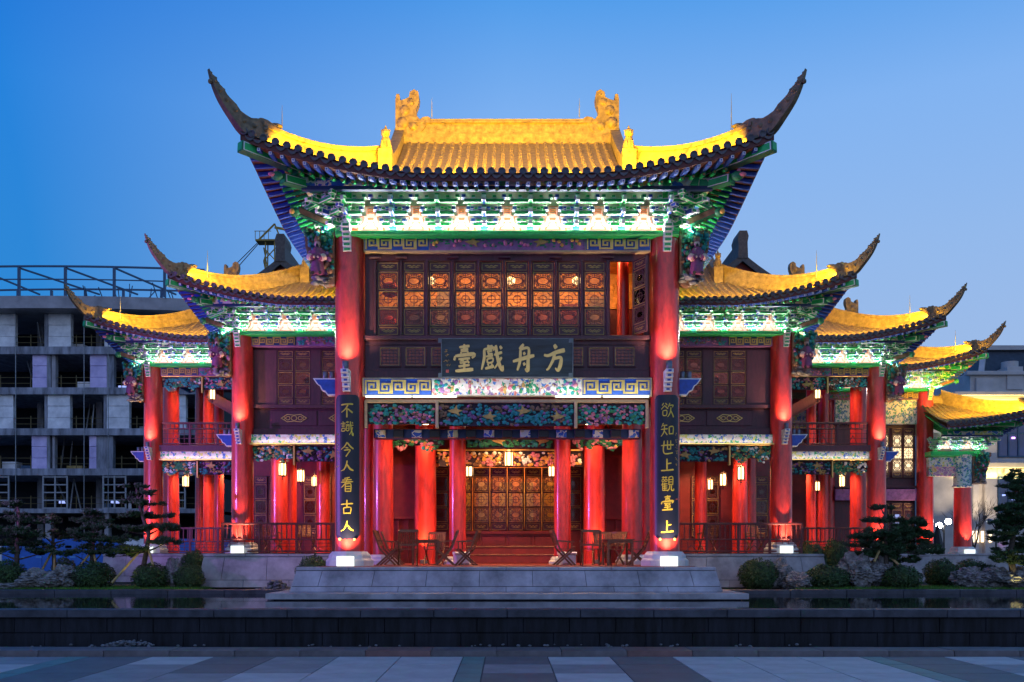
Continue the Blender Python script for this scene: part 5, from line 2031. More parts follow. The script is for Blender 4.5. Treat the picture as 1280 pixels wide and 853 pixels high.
# ---- stone building with mansard roof, east
ey = 38.
ke = (ey + DIST) / FOC
ex_ = lambda px: (px - 634) * ke
ez_ = lambda py: EYE + (691 - py) * ke
eb = thing('mansard_building', 'pale classical stone building with slate mansard roof and lit cornice', 'building', (ex_(1205), ey, 0))
EX = ex_(1205)
XX = lambda px: ex_(px) - EX
q = MB()
q.box(XX(1160), XX(1420), .5, 12, 0, ez_(499), 0)
q.box(XX(1222), XX(1420), 1.0, 12, ez_(498), ez_(462), 0)
q.build('wall', ['limestone'], eb)
for (a, c, za, zb) in ((1212, 1250, 492, 488), (1216, 1247, 468, 462)):
    pass
q = MB()
for (py0, py1, ov) in ((500, 495, .5), (495, 490, .75), (466, 461, .25), (585, 578, .45), (578, 573, .25)):
    x0 = 1205 if py0 > 490 else 1220
    q.cbox(XX(x0) - ov, XX(1420), .5 - ov - (0 if py0 > 490 else -.5), 1.2, ez_(py0), ez_(py1), 0, .03)
for k in range(22):
    xx = XX(1208) + k * .55
    q.box(xx, xx + .26, .05, .5, ez_(506), ez_(500.5), 0)
    q.box(xx, xx + .26, .15, .5, ez_(592), ez_(586), 0)
q.build('cornice', ['limestone'], eb)
q = MB()
q.hexa([(XX(1236), 1.2, ez_(484)), (XX(1420), 1.2, ez_(484)), (XX(1420), 11, ez_(484)), (XX(1236), 11, ez_(484)),
        (XX(1262), 3.4, ez_(424)), (XX(1420), 3.4, ez_(424)), (XX(1420), 9, ez_(424)), (XX(1262), 9, ez_(424))])
q.build('mansard_roof', ['slate'], eb)
q = MB()
q.bar((XX(1235), 1.15, ez_(484)), (XX(1261.5), 3.35, ez_(424)), .35, .35)
q.cbox(XX(1258), XX(1420), 3.1, 3.6, ez_(425), ez_(419), 0)
q.box(XX(1228), XX(1250), .8, 3, ez_(488), ez_(470), 0)
q.build('roof_trim', ['limestone'], eb)
q = MB()
q.cbox(XX(1268), XX(1288), .9, 3, ez_(484), ez_(455), 0)
q.lathe([(.55, 0), (.55, .6)], 16, (XX(1278), 1.6, ez_(458)), 0)
q.build('dormer', ['limestone'], eb)
for (a, c, ya, yb_) in ((1252, 1290, 570, 512), (1252, 1290, 640, 596), (1296, 1330, 570, 512)):
    f = MB()
    f.cbox(XX(a), XX(c), .42, .5, ez_(ya), ez_(yb_), 0)
    w_ = f.build('window', ['blue_glass'], eb)
    f = MB()
    for u in (0, .33, .66, 1):
        xx = lerp(XX(a), XX(c), u)
        f.box(xx - .05, xx + .05, .36, .42, ez_(ya), ez_(yb_), 0)
    for u in (0, .5, 1):
        zz = lerp(ez_(ya), ez_(yb_), u)
        f.box(XX(a), XX(c), .37, .42, zz - .05, zz + .05, 0)
    f.build('window_frame', ['steel_navy'], w_)
for (a, c) in ((1233, 1249), (1206, 1214), (1218, 1226)):
    MB().cbox(XX(a), XX(c), .2, .5, 0, ez_(500), 0, .05).build('pilaster', ['limestone'], eb)
q = MB()
for a in (1216, 1222, 1228, 1238):
    q.box(XX(a), XX(a + 3), .12, .2, ez_(678), ez_(664), 0)
q.build('wall_lamp', ['window_lit'], eb)
for (a, py_, c) in ((1256, 620, 'window_blue'), (1262, 632, 'window_blue'), (1268, 625, 'window_blue'), (1256, 681, 'purple_led'), (1268, 548, 'purple_led')):
    MB().box(XX(a), XX(a + 4), .30, .34, ez_(py_), ez_(py_) + .12, 0).build('screen', [c], eb)
area('cornice_wash', (EX + 4, ey - .3, ez_(509)), (0, .3, 1), 9, .1, 210, (1., .70, .16))
area('cornice_wash', (EX + 4, ey - .1, ez_(597)), (0, .3, 1), 9, .1, 260, (1., .74, .22))
for a in (1180, 1210, 1222, 1241):
    spot('wall_uplight', (ex_(a), ey - 1.2, 2.2), (0, .14, 1), 900, 60, (1., .78, .5), .8)
    spot('wall_uplight', (ex_(a), ey - .8, ez_(572)), (0, .14, 1), 200, 70, (1., .86, .5), .8)

# ---- street lamps
def street_lamp(px, py, Y, label, glow, heads):
    p = at(px, py, Y)
    t = thing('street_lamp', label, 'lamp', (p.x, Y, .8))
    q = MB()
    h = p.z - .8
    q.lathe([(.12, 0), (.10, .3), (.05, .4), (.04, h)], 8, (0, 0, 0), 0)
    for hx, hz in heads:
        q.tube([(0, 0, h - .3 + hz), (hx * .6, 0, h + hz), (hx, 0, h - .02 + hz)], .025, 6, 0)
    q.build('post', ['black_iron'], t)
    for hx, hz in heads:
        q = MB().ball((hx, 0, h + .1 + hz), .15, 0, 12, 8)
        q.build('globe', ['street_glow' if glow else 'lamp_metal'], t)


street_lamp(1180, 657, 22, 'twin-globe street lamp burning white between two red columns', True, ((.22, .1), (-.25, -.1)))
street_lamp(1245, 655, 20, 'slender unlit street lamp before the pale classical building', False, ((.3, 0), (-.3, 0)))
um = thing('patio_umbrella', 'closed dark patio umbrella by the lit street lamp', 'umbrella', (at(1172, 690, 18).x, 18, .8))
MB().lathe([(.04, .9), (.36, .95), (.26, 1.5), (.10, 2.2), (.02, 2.5)], 8, (0, 0, 0), 0, False).build('canopy', ['black_iron'], um)
MB().tube([(0, 0, 0), (0, 0, .95)], .03, 6, 0).build('pole', ['black_iron'], um)

# ================================================================ WRITING
ST = {
 '方': [[(50,100,7),(60,86,9)],[(5,62,5),(25,60,6),(60,72,8),(98,80,9)],[(52,70,8),(46,45,7),(25,12,5),(15,8,3)],[(48,48,6),(80,52,7),(78,25,9),(68,6,7),(55,14,3)]],
 '舟': [[(50,102,5),(40,90,8),(30,84,4)],[(36,82,6),(34,40,7),(22,5,5)],[(36,82,5),(72,86,6),(70,40,8),(68,6,9),(56,12,3)],[(50,72,5),(56,63,7)],[(50,34,5),(56,24,7)],[(2,38,5),(30,45,7),(70,54,8),(98,60,6)]],
 '戲': [[(32,99,5),(33,86,6)],[(30,92,4),(52,95,5)],[(12,82,5),(58,88,6),(54,78,3)],[(14,82,6),(14,50,7),(2,8,4)],[(26,74,4),(50,78,5)],[(36,84,4),(34,66,5),(52,66,5)],[(22,56,4),(54,60,5)],[(28,48,4),(30,34,4),(50,36,4),(52,50,4),(28,48,4)],[(30,30,4),(34,22,4)],[(50,30,4),(46,22,4)],[(18,12,5),(58,21,7)],[(58,62,5),(94,72,6)],[(66,98,6),(72,60,8),(84,22,8),(96,6,6),(98,24,3)],[(92,54,5),(78,34,5),(60,12,3)],[(84,95,5),(92,84,7)]],
 '臺': [[(50,102,5),(50,82,7)],[(28,90,5),(74,95,6)],[(34,80,4),(68,84,5)],[(36,74,4),(38,64,4),(62,66,4),(64,76,4),(36,74,4)],[(10,58,5),(5,42,6)],[(10,58,6),(92,65,8),(84,50,4)],[(24,46,5),(76,50,5)],[(48,46,5),(32,34,5),(66,38,4)],[(62,44,4),(72,32,5)],[(24,20,5),(74,25,5)],[(50,34,6),(50,6,6)],[(10,3,6),(90,9,8)]],
 '不': [[(6,86,6),(50,91,6),(96,92,7)],[(60,88,6),(36,56,5),(6,36,3)],[(50,66,6),(50,2,7)],[(56,60,5),(92,34,8)]],
 '識': [[(18,98,4),(24,90,5)],[(2,84,4),(40,87,4)],[(10,74,4),(34,76,4)],[(10,64,4),(34,66,4)],[(10,50,4),(10,34,4),(34,36,4),(34,52,4),(10,50,4)],[(44,92,4),(66,94,4)],[(54,100,4),(54,86,4)],[(40,74,4),(70,77,4)],[(46,66,4),(46,38,4),(64,40,4),(64,68,4),(46,66,4)],[(46,52,3),(64,53,3)],[(66,68,4),(98,74,4)],[(76,98,5),(82,50,6),(94,4,6),(98,22,3)],[(94,60,4),(78,24,3),(68,8,2)],[(88,94,4),(94,86,5)]],
 '今': [[(52,98,6),(34,72,5),(4,50,3)],[(52,96,6),(76,70,7),(98,54,6)],[(40,62,5),(60,60,5)],[(28,44,5),(72,48,6),(60,26,5),(42,2,5)]],
 '人': [[(52,92,6),(46,60,7),(28,28,5),(2,14,3)],[(50,66,5),(72,32,9),(99,18,6)]],
 '看': [[(72,99,5),(30,91,4)],[(14,80,4),(86,84,5)],[(4,66,5),(96,70,5)],[(56,92,5),(36,56,5),(6,30,3)],[(38,54,5),(38,2,5)],[(38,54,5),(78,56,5),(78,2,5)],[(38,38,4),(78,39,4)],[(38,22,4),(78,23,4)],[(38,5,4),(78,6,4)]],
 '古': [[(4,68,5),(96,74,6)],[(50,98,6),(50,46,6)],[(24,44,5),(28,4,5)],[(24,44,5),(78,47,5),(74,4,5)],[(28,8,5),(74,10,5)]],
 '欲': [[(22,98,4),(10,82,4)],[(34,98,4),(48,84,5)],[(30,82,4),(4,56,3)],[(30,80,4),(54,60,5)],[(16,46,4),(18,16,4),(42,18,4),(44,48,4),(16,46,4)],[(68,98,5),(56,70,4)],[(64,82,4),(94,84,5),(86,70,3)],[(76,70,5),(70,34,5),(50,4,3)],[(76,48,4),(98,4,7)]],
 '知': [[(20,98,5),(6,70,3)],[(16,82,4),(48,84,4)],[(2,56,4),(52,60,5)],[(28,82,5),(24,40,5),(2,8,3)],[(28,44,4),(48,18,5)],[(62,72,5),(64,22,5)],[(62,72,5),(94,74,5),(92,24,5)],[(64,26,5),(92,28,5)]],
 '世': [[(2,60,5),(99,66,6)],[(26,92,6),(24,10,5),(92,12,6)],[(50,94,5),(50,34,5)],[(74,94,5),(74,34,5)],[(50,36,4),(74,37,4)]],
 '上': [[(46,94,7),(46,10,7)],[(46,56,6),(80,62,6)],[(2,6,6),(50,8,6),(99,14,8)]],
 '觀': [[(8,92,4),(48,94,4)],[(18,100,4),(18,84,4)],[(38,100,4),(38,84,4)],[(10,78,3),(10,66,3),(24,67,3),(24,79,3),(10,78,3)],[(32,78,3),(32,66,3),(46,67,3),(46,79,3),(32,78,3)],[(18,60,4),(4,40,3)],[(14,52,4),(14,4,4)],[(14,48,4),(50,50,4)],[(14,34,4),(48,36,4)],[(14,20,4),(48,22,4)],[(12,6,4),(52,8,4)],[(30,58,4),(30,6,4)],[(60,94,4),(60,42,4)],[(60,94,4),(90,96,4),(90,42,4)],[(60,78,3),(90,79,3)],[(60,62,3),(90,63,3)],[(60,46,3),(90,47,3)],[(68,42,4),(62,16,4),(48,2,3)],[(80,42,4),(80,10,5),(98,8,5),(99,20,3)]],
}


def brush(mb, ch, x, z, w, h, y, mi, bold=1., curve=None):
    """one brush-written character centred at (x, z); curve = radius of a cylinder to wrap it on"""
    dy = 0
    for stroke in ST[ch]:
        pts = []
        P = [stroke[0]] + stroke + [stroke[-1]]
        for i in range(1, len(P) - 2):
            for k in range(5):
                t = k / 5
                q = [.5 * (2 * P[i][c] + (P[i + 1][c] - P[i - 1][c]) * t + (2 * P[i - 1][c] - 5 * P[i][c] + 4 * P[i + 1][c] - P[i + 2][c]) * t * t
                           + (3 * P[i][c] - P[i - 1][c] - 3 * P[i + 1][c] + P[i + 2][c]) * t ** 3) for c in range(3)]
                pts.append(q)
        pts.append(list(P[-2]))
        vs, n = [], len(pts)
        for i, (a, b_, r_) in enumerate(pts):
            a0, b0 = pts[max(i - 1, 0)][:2]
            a1, b1 = pts[min(i + 1, n - 1)][:2]
            L_ = math.hypot(a1 - a0, b1 - b0) or 1
            nx, nz = -(b1 - b0) / L_, (a1 - a0) / L_
            r_ = r_ * bold * (.72 if i in (0, n - 1) else 1)
            for e in (1, -1):
                u = x + ((a + e * nx * r_) / 100 - .5) * w
                v = z + ((b_ + e * nz * r_) / 100 - .5) * h
                for d in (y - dy, y + .008):
                    vs.append((curve * math.sin(u / curve), d - curve * math.cos(u / curve) * 1, v) if curve else (u, d, v))
        fs = []
        for i in range(n - 1):
            a, b_ = i * 4, i * 4 + 4
            fs += [(a, a + 2, b_ + 2, b_), (a, b_, b_ + 1, a + 1), (a + 2, a + 3, b_ + 3, b_ + 2)]
        fs += [(0, 1, 3, 2), (n * 4 - 4, n * 4 - 2, n * 4 - 1, n * 4 - 3)]
        mb.add(vs, fs, mi)
        dy += .0008


pq = thing('name_board', 'long dark name board with four gilt brush characters over the stage', 'signboard', (0, -.30, 6.62))
pq.rotation_euler = (R(5), 0, 0)
q = MB()
q.cbox(-1.77, 1.77, 0, .07, 0, 1.04, 0, .012)
q.build('board', ['plaque'], pq)
q = MB()
q.strip(rect(-1.76, 1.76, .012, 1.03), .025, -.012, .03, 0)
for e in (-1, 1):
    for z in (.06, .98):
        q.prism([(e * 1.75, z - .06), (e * 1.75 - .1, z - .06), (e * 1.75 - .1, z + .06), (e * 1.75, z + .06)][::-e], -.016, 0, 0)
q.build('board_frame', ['plaque_frame'], pq)
for ch, u in zip('臺戲舟方', (274, 508, 770, 1025)):
    q = MB()
    brush(q, ch, (u - 633) / 1105 * 3.54, .51, .60, .72, -.014, 0, .92)
    q.build('character', ['gold_letter'], pq)
q = MB()
random.seed(9)
for k in range(4):
    for _ in range(4):
        x0, z0 = -1.60 + random.uniform(-.05, .05), .70 - k * .12 + random.uniform(-.04, .04)
        q.strip([(x0, z0), (x0 + random.uniform(-.06, .06), z0 + random.uniform(-.05, .05))], .012, -.01 - random.random() * .004, 0, 0)
q.build('signature', ['gold_dull'], pq)
MB().box(-1.645, -1.565, -.006, 0, .13, .21, 0).build('seal', ['seal'], pq)

for e, chars, ys, lab in ((-1, '不識今人看古人', (513, 536, 562, 583, 606, 634, 658), 'dark blue couplet board with seven yellow characters on the column nearer the crane'),
                          (1, '欲知世上觀臺上', (513, 538, 559, 581, 605, 629, 658), 'dark blue couplet board with seven yellow characters and round seal, column nearer the pines')):
    t = thing('couplet_board', lab, 'signboard', (e * 4.28, 0, 0), group='couplet boards on the great columns')
    rr = .435
    q = MB()
    n = 14
    zb, zt = 2.28, 6.14
    A = .80
    vs = []
    for k in range(n + 1):
        a = lerp(-A, A, k / n)
        cut = .10 * max(0, abs(a) / A - .8) / .2
        for r_ in (rr, rr - .03):
            for z in (zb + cut, zt - cut):
                vs.append((r_ * math.sin(a), -r_ * math.cos(a), z))
    fs = []
    for k in range(n):
        a, b_ = k * 4, k * 4 + 4
        fs += [(a, b_, b_ + 1, a + 1), (a + 2, a + 3, b_ + 3, b_ + 2), (a + 1, b_ + 1, b_ + 3, a + 3), (a, a + 2, b_ + 2, b_)]
    fs += [(0, 1, 3, 2), (n * 4, n * 4 + 2, n * 4 + 3, n * 4 + 1)]
    q.add(vs, fs, 0)
    q.build('board', ['couplet'], t)
    for ch, py_ in zip(chars, ys):
        q = MB()
        z = EYE + (691 - py_) / FOC * (DIST - rr)
        brush(q, ch, 0, z, .36, .40 if ch not in '人上' else .36, -.006, 0, .78, rr)
        q.build('character', ['yellow_letter'], t)
    q = MB()
    random.seed(30 + e)
    for k in range(6):
        for _ in range(4):
            u = e * .27 + random.uniform(-.03, .03)
            z0 = 5.1 - k * .17 + random.uniform(-.05, .05)
            x0, y0 = rr * math.sin(u / rr), -rr * math.cos(u / rr)
            q.bar((x0, y0 - .004, z0), (x0 + random.uniform(-.03, .03), y0 - .004, z0 + random.uniform(-.04, .04)), .01, .012)
    q.build('signature', ['gold_dull'], t)
    if e > 0:
        MB().lathe([(.03, 0), (.03, .01)], 12, (.26, -.37, 3.35), 0).build('seal', ['seal'], t)
    q = MB()
    for s_ in (-1, 1):
        q.lathe([(.035, 0), (.04, .03), (.03, .06)], 8, (s_ * .2, -rr + .03, zb - .03), 0)
    q.build('hook', ['gilt'], t)

# ================================================================ LANTERNS
random.seed(1)
for a in (
    (636, 574, 4.6, 19, 'biggest hexagonal lantern hanging on the stage axis before the lattice doors'),
    (587, 588, 6.2, 17, 'lantern half hidden beside the left inner stage column'),
    (690, 588, 6.2, 17, 'lantern half hidden beside the right inner stage column'),
    (353, 587, 6.2, 17, 'lantern hanging highest and nearest the second left column'),
    (376, 595, 7.2, 16, 'middle lantern of the three in the left gallery'),
    (393, 602, 8.8, 13, 'smallest lantern in the left gallery, beside the slim red column'),
    (459, 587, 6.4, 16, 'lantern glimpsed just past the left-hand couplet board'),
    (232, 602, 11.4, 14, 'lantern under the left balcony beside the thick red column'),
    (263, 609, 12.9, 12, 'smaller, lower lantern under the left balcony'),
    (265, 493, 11.2, 14, 'lantern on the left upper balcony above the railing'),
    (926, 592, 6.2, 17, 'lantern hanging highest and nearest the second right column'),
    (904, 600, 7.2, 16, 'middle lantern of the three in the right gallery'),
    (888, 606, 8.8, 13, 'smallest lantern in the right gallery, near the couplet board'),
    (1053, 602, 11.4, 14, 'lantern under the right balcony beside the thick red column'),
    (1022, 608, 12.9, 12, 'smaller, lower lantern under the right balcony'),
    (1022, 492, 11.2, 14, 'lantern on the right upper balcony above the railing'),
):
    lantern(*a)

# ================================================================ CHAIRS AND TABLES
def chair_proto():
    t = thing('folding_chair', 'x', 'chair', (0, 0, 0), group='folding wooden armchairs on the stage podium')
    for e in (-1, 1):
        y = e * .26
        MB().bar((-.36, y, .97), (-.17, y, .46), .035, .05).bar((-.17, y, .46), (.27, y, 0), .035, .05).build('back_leg', ['chair_wood'], t)
        MB().bar((.24, y * .86, .45), (-.27, y * .86, 0), .035, .05).build('front_leg', ['chair_wood'], t)
        MB().bar((-.27, y * 1.04, .69), (.24, y * 1.04, .66), .05, .03).bar((.17, y * 1.04, .66), (.17, y, .45), .03, .04).build('armrest', ['chair_wood'], t)
    b = MB()
    for k in range(7):
        x = -.17 + k * .068
        b.box(x, x + .052, -.25, .25, .445, .465)
    b.build('seat', ['chair_wood'], t)
    b = MB()
    b.bar((-.36, -.25, .95), (-.36, .25, .95), .025, .07)
    b.bar((-.215, -.25, .57), (-.215, .25, .57), .025, .05)
    for k in range(9):
        y = -.22 + k * .055
        b.bar((-.36, y, .95), (-.215, y, .57), .03, .012, up=(1, 0, 0))
    b.build('backrest', ['chair_wood'], t)
    return t


proto = chair_proto()
first = True
F0 = FL + .014
for (px, Y, ang, lab) in (
    (485, .7, 0, 'folding chair in profile nearest the left-hand great column'),
    (510, .4, 90, 'folding chair seen from behind at the left table'),
    (556, .8, 180, 'folding chair in profile facing left, at the right side of the left table'),
    (543, 2.7, -90, 'folding chair facing out on the far side of the left table'),
    (583, .9, 180, 'lone folding chair in profile by the white plinth, left of the steps'),
    (493, 2.5, 0, 'folding chair tucked behind the one in profile by the left-hand column'),
    (705, .8, 0, 'lone folding chair in profile by the white plinth, right of the steps'),
    (738, .5, 90, 'folding chair seen from behind at the right table'),
    (752, 2.4, -90, 'folding chair facing out on the far side of the right table'),
    (797, 1.1, 180, 'folding chair in profile nearest the right-hand great column'),
    (766, 2.3, -120, 'folding chair turned aside behind the right table'),
    (341, 6.6, 90, 'folding chair behind the left gallery railing, nearer its column'),
    (383, 6.9, -60, 'folding chair behind the left gallery railing, nearer the couplet board'),
    (884, 6.7, 100, 'folding chair behind the right gallery railing, nearer the couplet board'),
    (944, 6.9, -70, 'folding chair behind the right gallery railing, nearer its column'),
):
    o = proto if first else copy_tree(proto)
    first = False
    o.location = (at(px, 700, Y).x, Y, F0 if Y < 5 else FW + .014)
    o.rotation_euler = (0, 0, R(ang + random.uniform(-9, 9)))
    o['label'] = lab
for (px, Y, lab) in ((531, 1.6, 'square wooden table among the left-hand chairs'), (772, .75, 'square wooden table among the right-hand chairs')):
    t = thing('wooden_table', lab, 'table', (at(px, 700, Y).x, Y, F0), .1, 'wooden tables on the podium')
    b = MB()
    for k in range(6):
        b.box(-.40, .40, -.40 + k * .134, -.275 + k * .134, .70, .73)
    b.box(-.36, .36, -.36, .36, .63, .698)
    b.build('table_top', ['chair_wood'], t)
    for ex in (-1, 1):
        for ey2 in (-1, 1):
            MB().box(ex * .34 - .03, ex * .34 + .03, ey2 * .34 - .03, ey2 * .34 + .03, 0, .63).build('leg', ['chair_wood'], t)
for (px, Y, lab) in ((577, 1.9, 'pale cushion box beside the left-hand white plinth'), (709, 1.9, 'pale cushion box beside the right-hand white plinth')):
    p = at(px, 690, Y)
    t = thing('seat_cushion', lab, 'cushion', (p.x, Y, F0), .2, 'pale seat cushions')
    MB().cbox(-.22, .22, -.2, .2, .0, .30, 0, .05).build('base', ['stone_pale'], t)
    MB().cbox(-.24, .24, -.22, .22, .30, .38, 0, .03).build('pad', ['white'], t)

# ================================================================ GARDEN
def leafball(mb, c, rx, ry, rz, n, size, mi=0, flat=.0, seed=0):
    rnd = random.Random(seed)
    for _ in range(n):
        u, a = rnd.uniform(-1, 1), rnd.uniform(0, 6.283)
        rr = 1 - .22 * rnd.random() ** 2
        s_ = math.sqrt(1 - u * u)
        bump = 1 + .20 * noise.noise(Vector((s_ * math.cos(a) * 2.2, s_ * math.sin(a) * 2.2, u * 2.2 + seed * 7))) + (.12 * rnd.random() if rnd.random() < .06 else 0)
        nrm = Vector((s_ * math.cos(a), s_ * math.sin(a), u))
        p = Vector((c[0] + rx * nrm.x * rr * bump, c[1] + ry * nrm.y * rr * bump, c[2] + rz * nrm.z * rr * bump))
        t1 = Vector((rnd.uniform(-1, 1), rnd.uniform(-1, 1), rnd.uniform(-1, 1))).cross(nrm)
        if t1.length < .01:
            continue
        t1.normalize()
        t2 = (nrm.cross(t1) + nrm * rnd.uniform(.2, 1.0)).normalized()
        k = size * rnd.uniform(.6, 1.3)
        mb.add([p - t1 * k * .5, p + t1 * k * .5, p + t2 * k * 1.5], [(0, 1, 2)], mi)


SHR = []
for sd in range(3):
    mb = MB()
    mb.ball((0, 0, 0), .74, 0, 16, 10)
    leafball(mb, (0, 0, 0), 1, 1, 1, 4600, .078, 0, 0, sd)
    SHR.append(mb.mesh('shrub', ['shrub']))
for i, (px, py, w_, h_, Y, lab) in enumerate((
    (8, 718, 46, 34, 2.4, 'round clipped shrub at the left end of the bed'),
    (118, 716, 48, 27, 2.6, 'round clipped shrub between pale rocks and leaning stake'),
    (80, 708, 30, 20, 5.5, 'dark round shrub against the blue hoarding'),
    (189, 717, 44, 25, 2.6, 'round clipped shrub under the layered left-hand pine'),
    (236, 719, 36, 27, 2.6, 'lower of two shrubs against the left-hand gallery podium'),
    (242, 699, 34, 20, 4.6, 'upper of two shrubs against the left-hand gallery podium'),
    (392, 702, 42, 14, 1.6, 'low shrub peeping over the stage podium, beside the left-hand plinth'),
    (947, 716, 46, 34, 2.5, 'tallest round clipped shrub, before the right-hand gallery podium'),
    (1033, 721, 52, 29, 2.4, 'wide round clipped shrub between two right-hand rocks'),
    (1127, 722, 46, 30, 2.4, 'round clipped shrub under the layered right-hand pine'),
    (1012, 692, 40, 26, 5.6, 'bushy shrub against the right-hand gallery railing, nearer the plinth'),
    (1044, 690, 38, 28, 6.2, 'bushy shrub against the right-hand gallery railing, nearer the pine'),
    (1177, 713, 40, 27, 4.2, 'round shrub before the right-hand corridor podium, nearer the pine'),
    (1213, 709, 36, 18, 5.0, 'low round shrub before the right-hand corridor plinth'),
    (1064, 703, 30, 20, 5.0, 'small shrub behind the tall right-hand rock'),
)):
    p = at(px, py, Y)
    k = (Y + DIST) / FOC
    zt = at(px, py - h_ / 2, Y).z
    h_ = (zt - .76) / k
    p.z = .76 + h_ * k / 2
    t = thing('clipped_shrub', lab, 'shrub', (p.x, Y, p.z), random.random() * 6, 'clipped shrubs in the garden beds')
    o = link('foliage', SHR[i % 3], t, (0, 0, 0), 0, (w_ * k / 2, w_ * k / 2, h_ * k / 2))
    MB().tube([(0, 0, .8 - p.z), (0, 0, 0)], .04, 6, 0).build('stem', ['bark'], t)


def rock_mesh(seed):
    import bmesh
    bm = bmesh.new()
    bmesh.ops.create_icosphere(bm, subdivisions=5, radius=1)
    for v in bm.verts:
        p = v.co.copy()
        n1 = noise.fractal(p * 1.3 + Vector((seed, 0, 0)), 1, 2, 5)
        n2 = abs(noise.noise(Vector((p.x * 3, p.y * 3, p.z * 7)) + Vector((seed, seed, 0))))
        n3 = abs(noise.noise(p * 6 + Vector((0, seed, 0))))
        v.co = p * (1 + .35 * n1 - .28 * n2 - .16 * n3)
    me = bpy.data.meshes.new('rock')
    bm.to_mesh(me)
    bm.free()
    me.materials.append(M['rock'])
    return me


RK = [rock_mesh(s_) for s_ in (1.3, 7.7, 12.1)]
for i, (px, py, w_, h_, Y, lab) in enumerate((
    (48, 724, 50, 22, 2.2, 'pale craggy rock low in the left-hand bed, nearer the end'),
    (80, 722, 44, 26, 2.5, 'pale craggy rock beside the left-hand round shrub'),
    (217, 716, 24, 34, 2.8, 'upright rock between two left-hand shrubs'),
    (975, 720, 34, 36, 3.0, 'sloping pitted rock beside the tallest right-hand shrub'),
    (995, 727, 40, 20, 2.4, 'low dark rock between right-hand shrubs'),
    (1070, 713, 44, 42, 3.0, 'tall pitted rock left of the right-hand pine trunk'),
    (1100, 716, 50, 34, 3.2, 'broad pitted rock at the right-hand pine trunk'),
    (1213, 722, 36, 22, 2.6, 'pale boulder under the corridor shrub'),
    (1245, 722, 50, 24, 2.5, 'pale boulder beneath the big right-hand pine'),
    (1280, 724, 50, 24, 2.3, 'last pale boulder at the right end of the bed'),
    (10, 733, 30, 8, 2.0, 'flat pale stone at the left basin edge'),
)):
    p = at(px, py, Y)
    k = (Y + DIST) / FOC
    o = link('garden_rock', RK[i % 3], None, (p.x, Y, p.z), i * 1.3, (w_ * k / 1.75, w_ * k / 2.2, h_ * k / 1.75), label=lab, category='rock', group='garden rocks in the beds')
random.seed(4)
q = MB()
for _ in range(130):
    u = random.gauss(0, .4)
    q.ball((at(345, 727, 1.9).x + u * .55, 1.9 + random.uniform(-.15, .15), .84 + max(0, .26 * (1 - u * u * 2)) * random.random()), random.uniform(.025, .06), 0, 6, 4, (1.3, 1, .8))
q.build('pebble_heap', ['pebble'], kind='stuff', label='small heap of pebbles by the left-hand corner of the stage podium', category='pebbles')


def pine(label, base, trunk, pads, Y, m_='needles', poles=(), seed=1, dens=1., r0=.09):
    """trunk, pads given as the photo's pixels at depth Y"""
    rnd = random.Random(seed)
    k = (Y + DIST) / FOC
    bp = at(base[0], base[1], Y)
    t = thing('pine_tree', label, 'tree', (bp.x, Y, .8), group='layered pines in the garden beds')
    L_ = lambda px, py, dy=0: Vector(((px - 634) * k - bp.x, dy, EYE + (691 - py) * k - .8))
    tb = MB()
    tp = [Vector((0, 0, -.05))] + [L_(*q) for q in trunk]
    n = len(tp)
    tb.tube(tp, [lerp(r0, .03, i / (n - 1)) for i in range(n)], 9, 0)
    cr_ = MB()
    lm = tb
    for (px, py, w_, h_) in pads:
        dy = rnd.uniform(-.35, .35)
        c = L_(px, py, dy)
        rx, rz = w_ * k / 2, h_ * k / 2
        ry = rx * .8
        j = min(range(n), key=lambda i: abs(tp[i].z - (c.z - rz)))
        lm.tube([tp[j], (tp[j] + c) / 2 + Vector((0, 0, -.04)), c - Vector((0, 0, rz * .4))], [.035, .025, .012], 6, 0)
        sub = max(4, int(rx * ry * 60))
        for _ in range(sub):                      # tufts clustered into twigs
            a, q = rnd.uniform(0, 6.283), math.sqrt(rnd.random())
            cx, cy = c.x + rx * q * math.cos(a), c.y + ry * q * math.sin(a)
            cz = c.z + rz * (rnd.uniform(-.5, .9) * (1 - .75 * q * q))
            for _ in range(int(30 * dens)):
                d = Vector((rnd.gauss(0, .06), rnd.gauss(0, .06), rnd.gauss(0, .022)))
                o = Vector((cx, cy, cz)) + d
                for _ in range(4):
                    v = Vector((rnd.uniform(-1, 1), rnd.uniform(-1, 1), rnd.uniform(-.15, 1))).normalized() * rnd.uniform(.06, .13)
                    s_ = v.cross(Vector((rnd.random(), rnd.random(), rnd.random()))).normalized() * .017
                    cr_.add([o - s_, o + s_, o + v], [(0, 1, 2)], 0)
    cr_.build('crown', [m_], t)
    tb.build('trunk', ['bark'], t)
    for (xa, ya, xb, yb_) in poles:
        a, b_ = L_(xa, ya, rnd.uniform(-.5, -.2)), L_(xb, yb_, 0)
        MB().tube([a, b_], .035, 7, 0).build('support_pole', ['bamboo'], t)
    return t


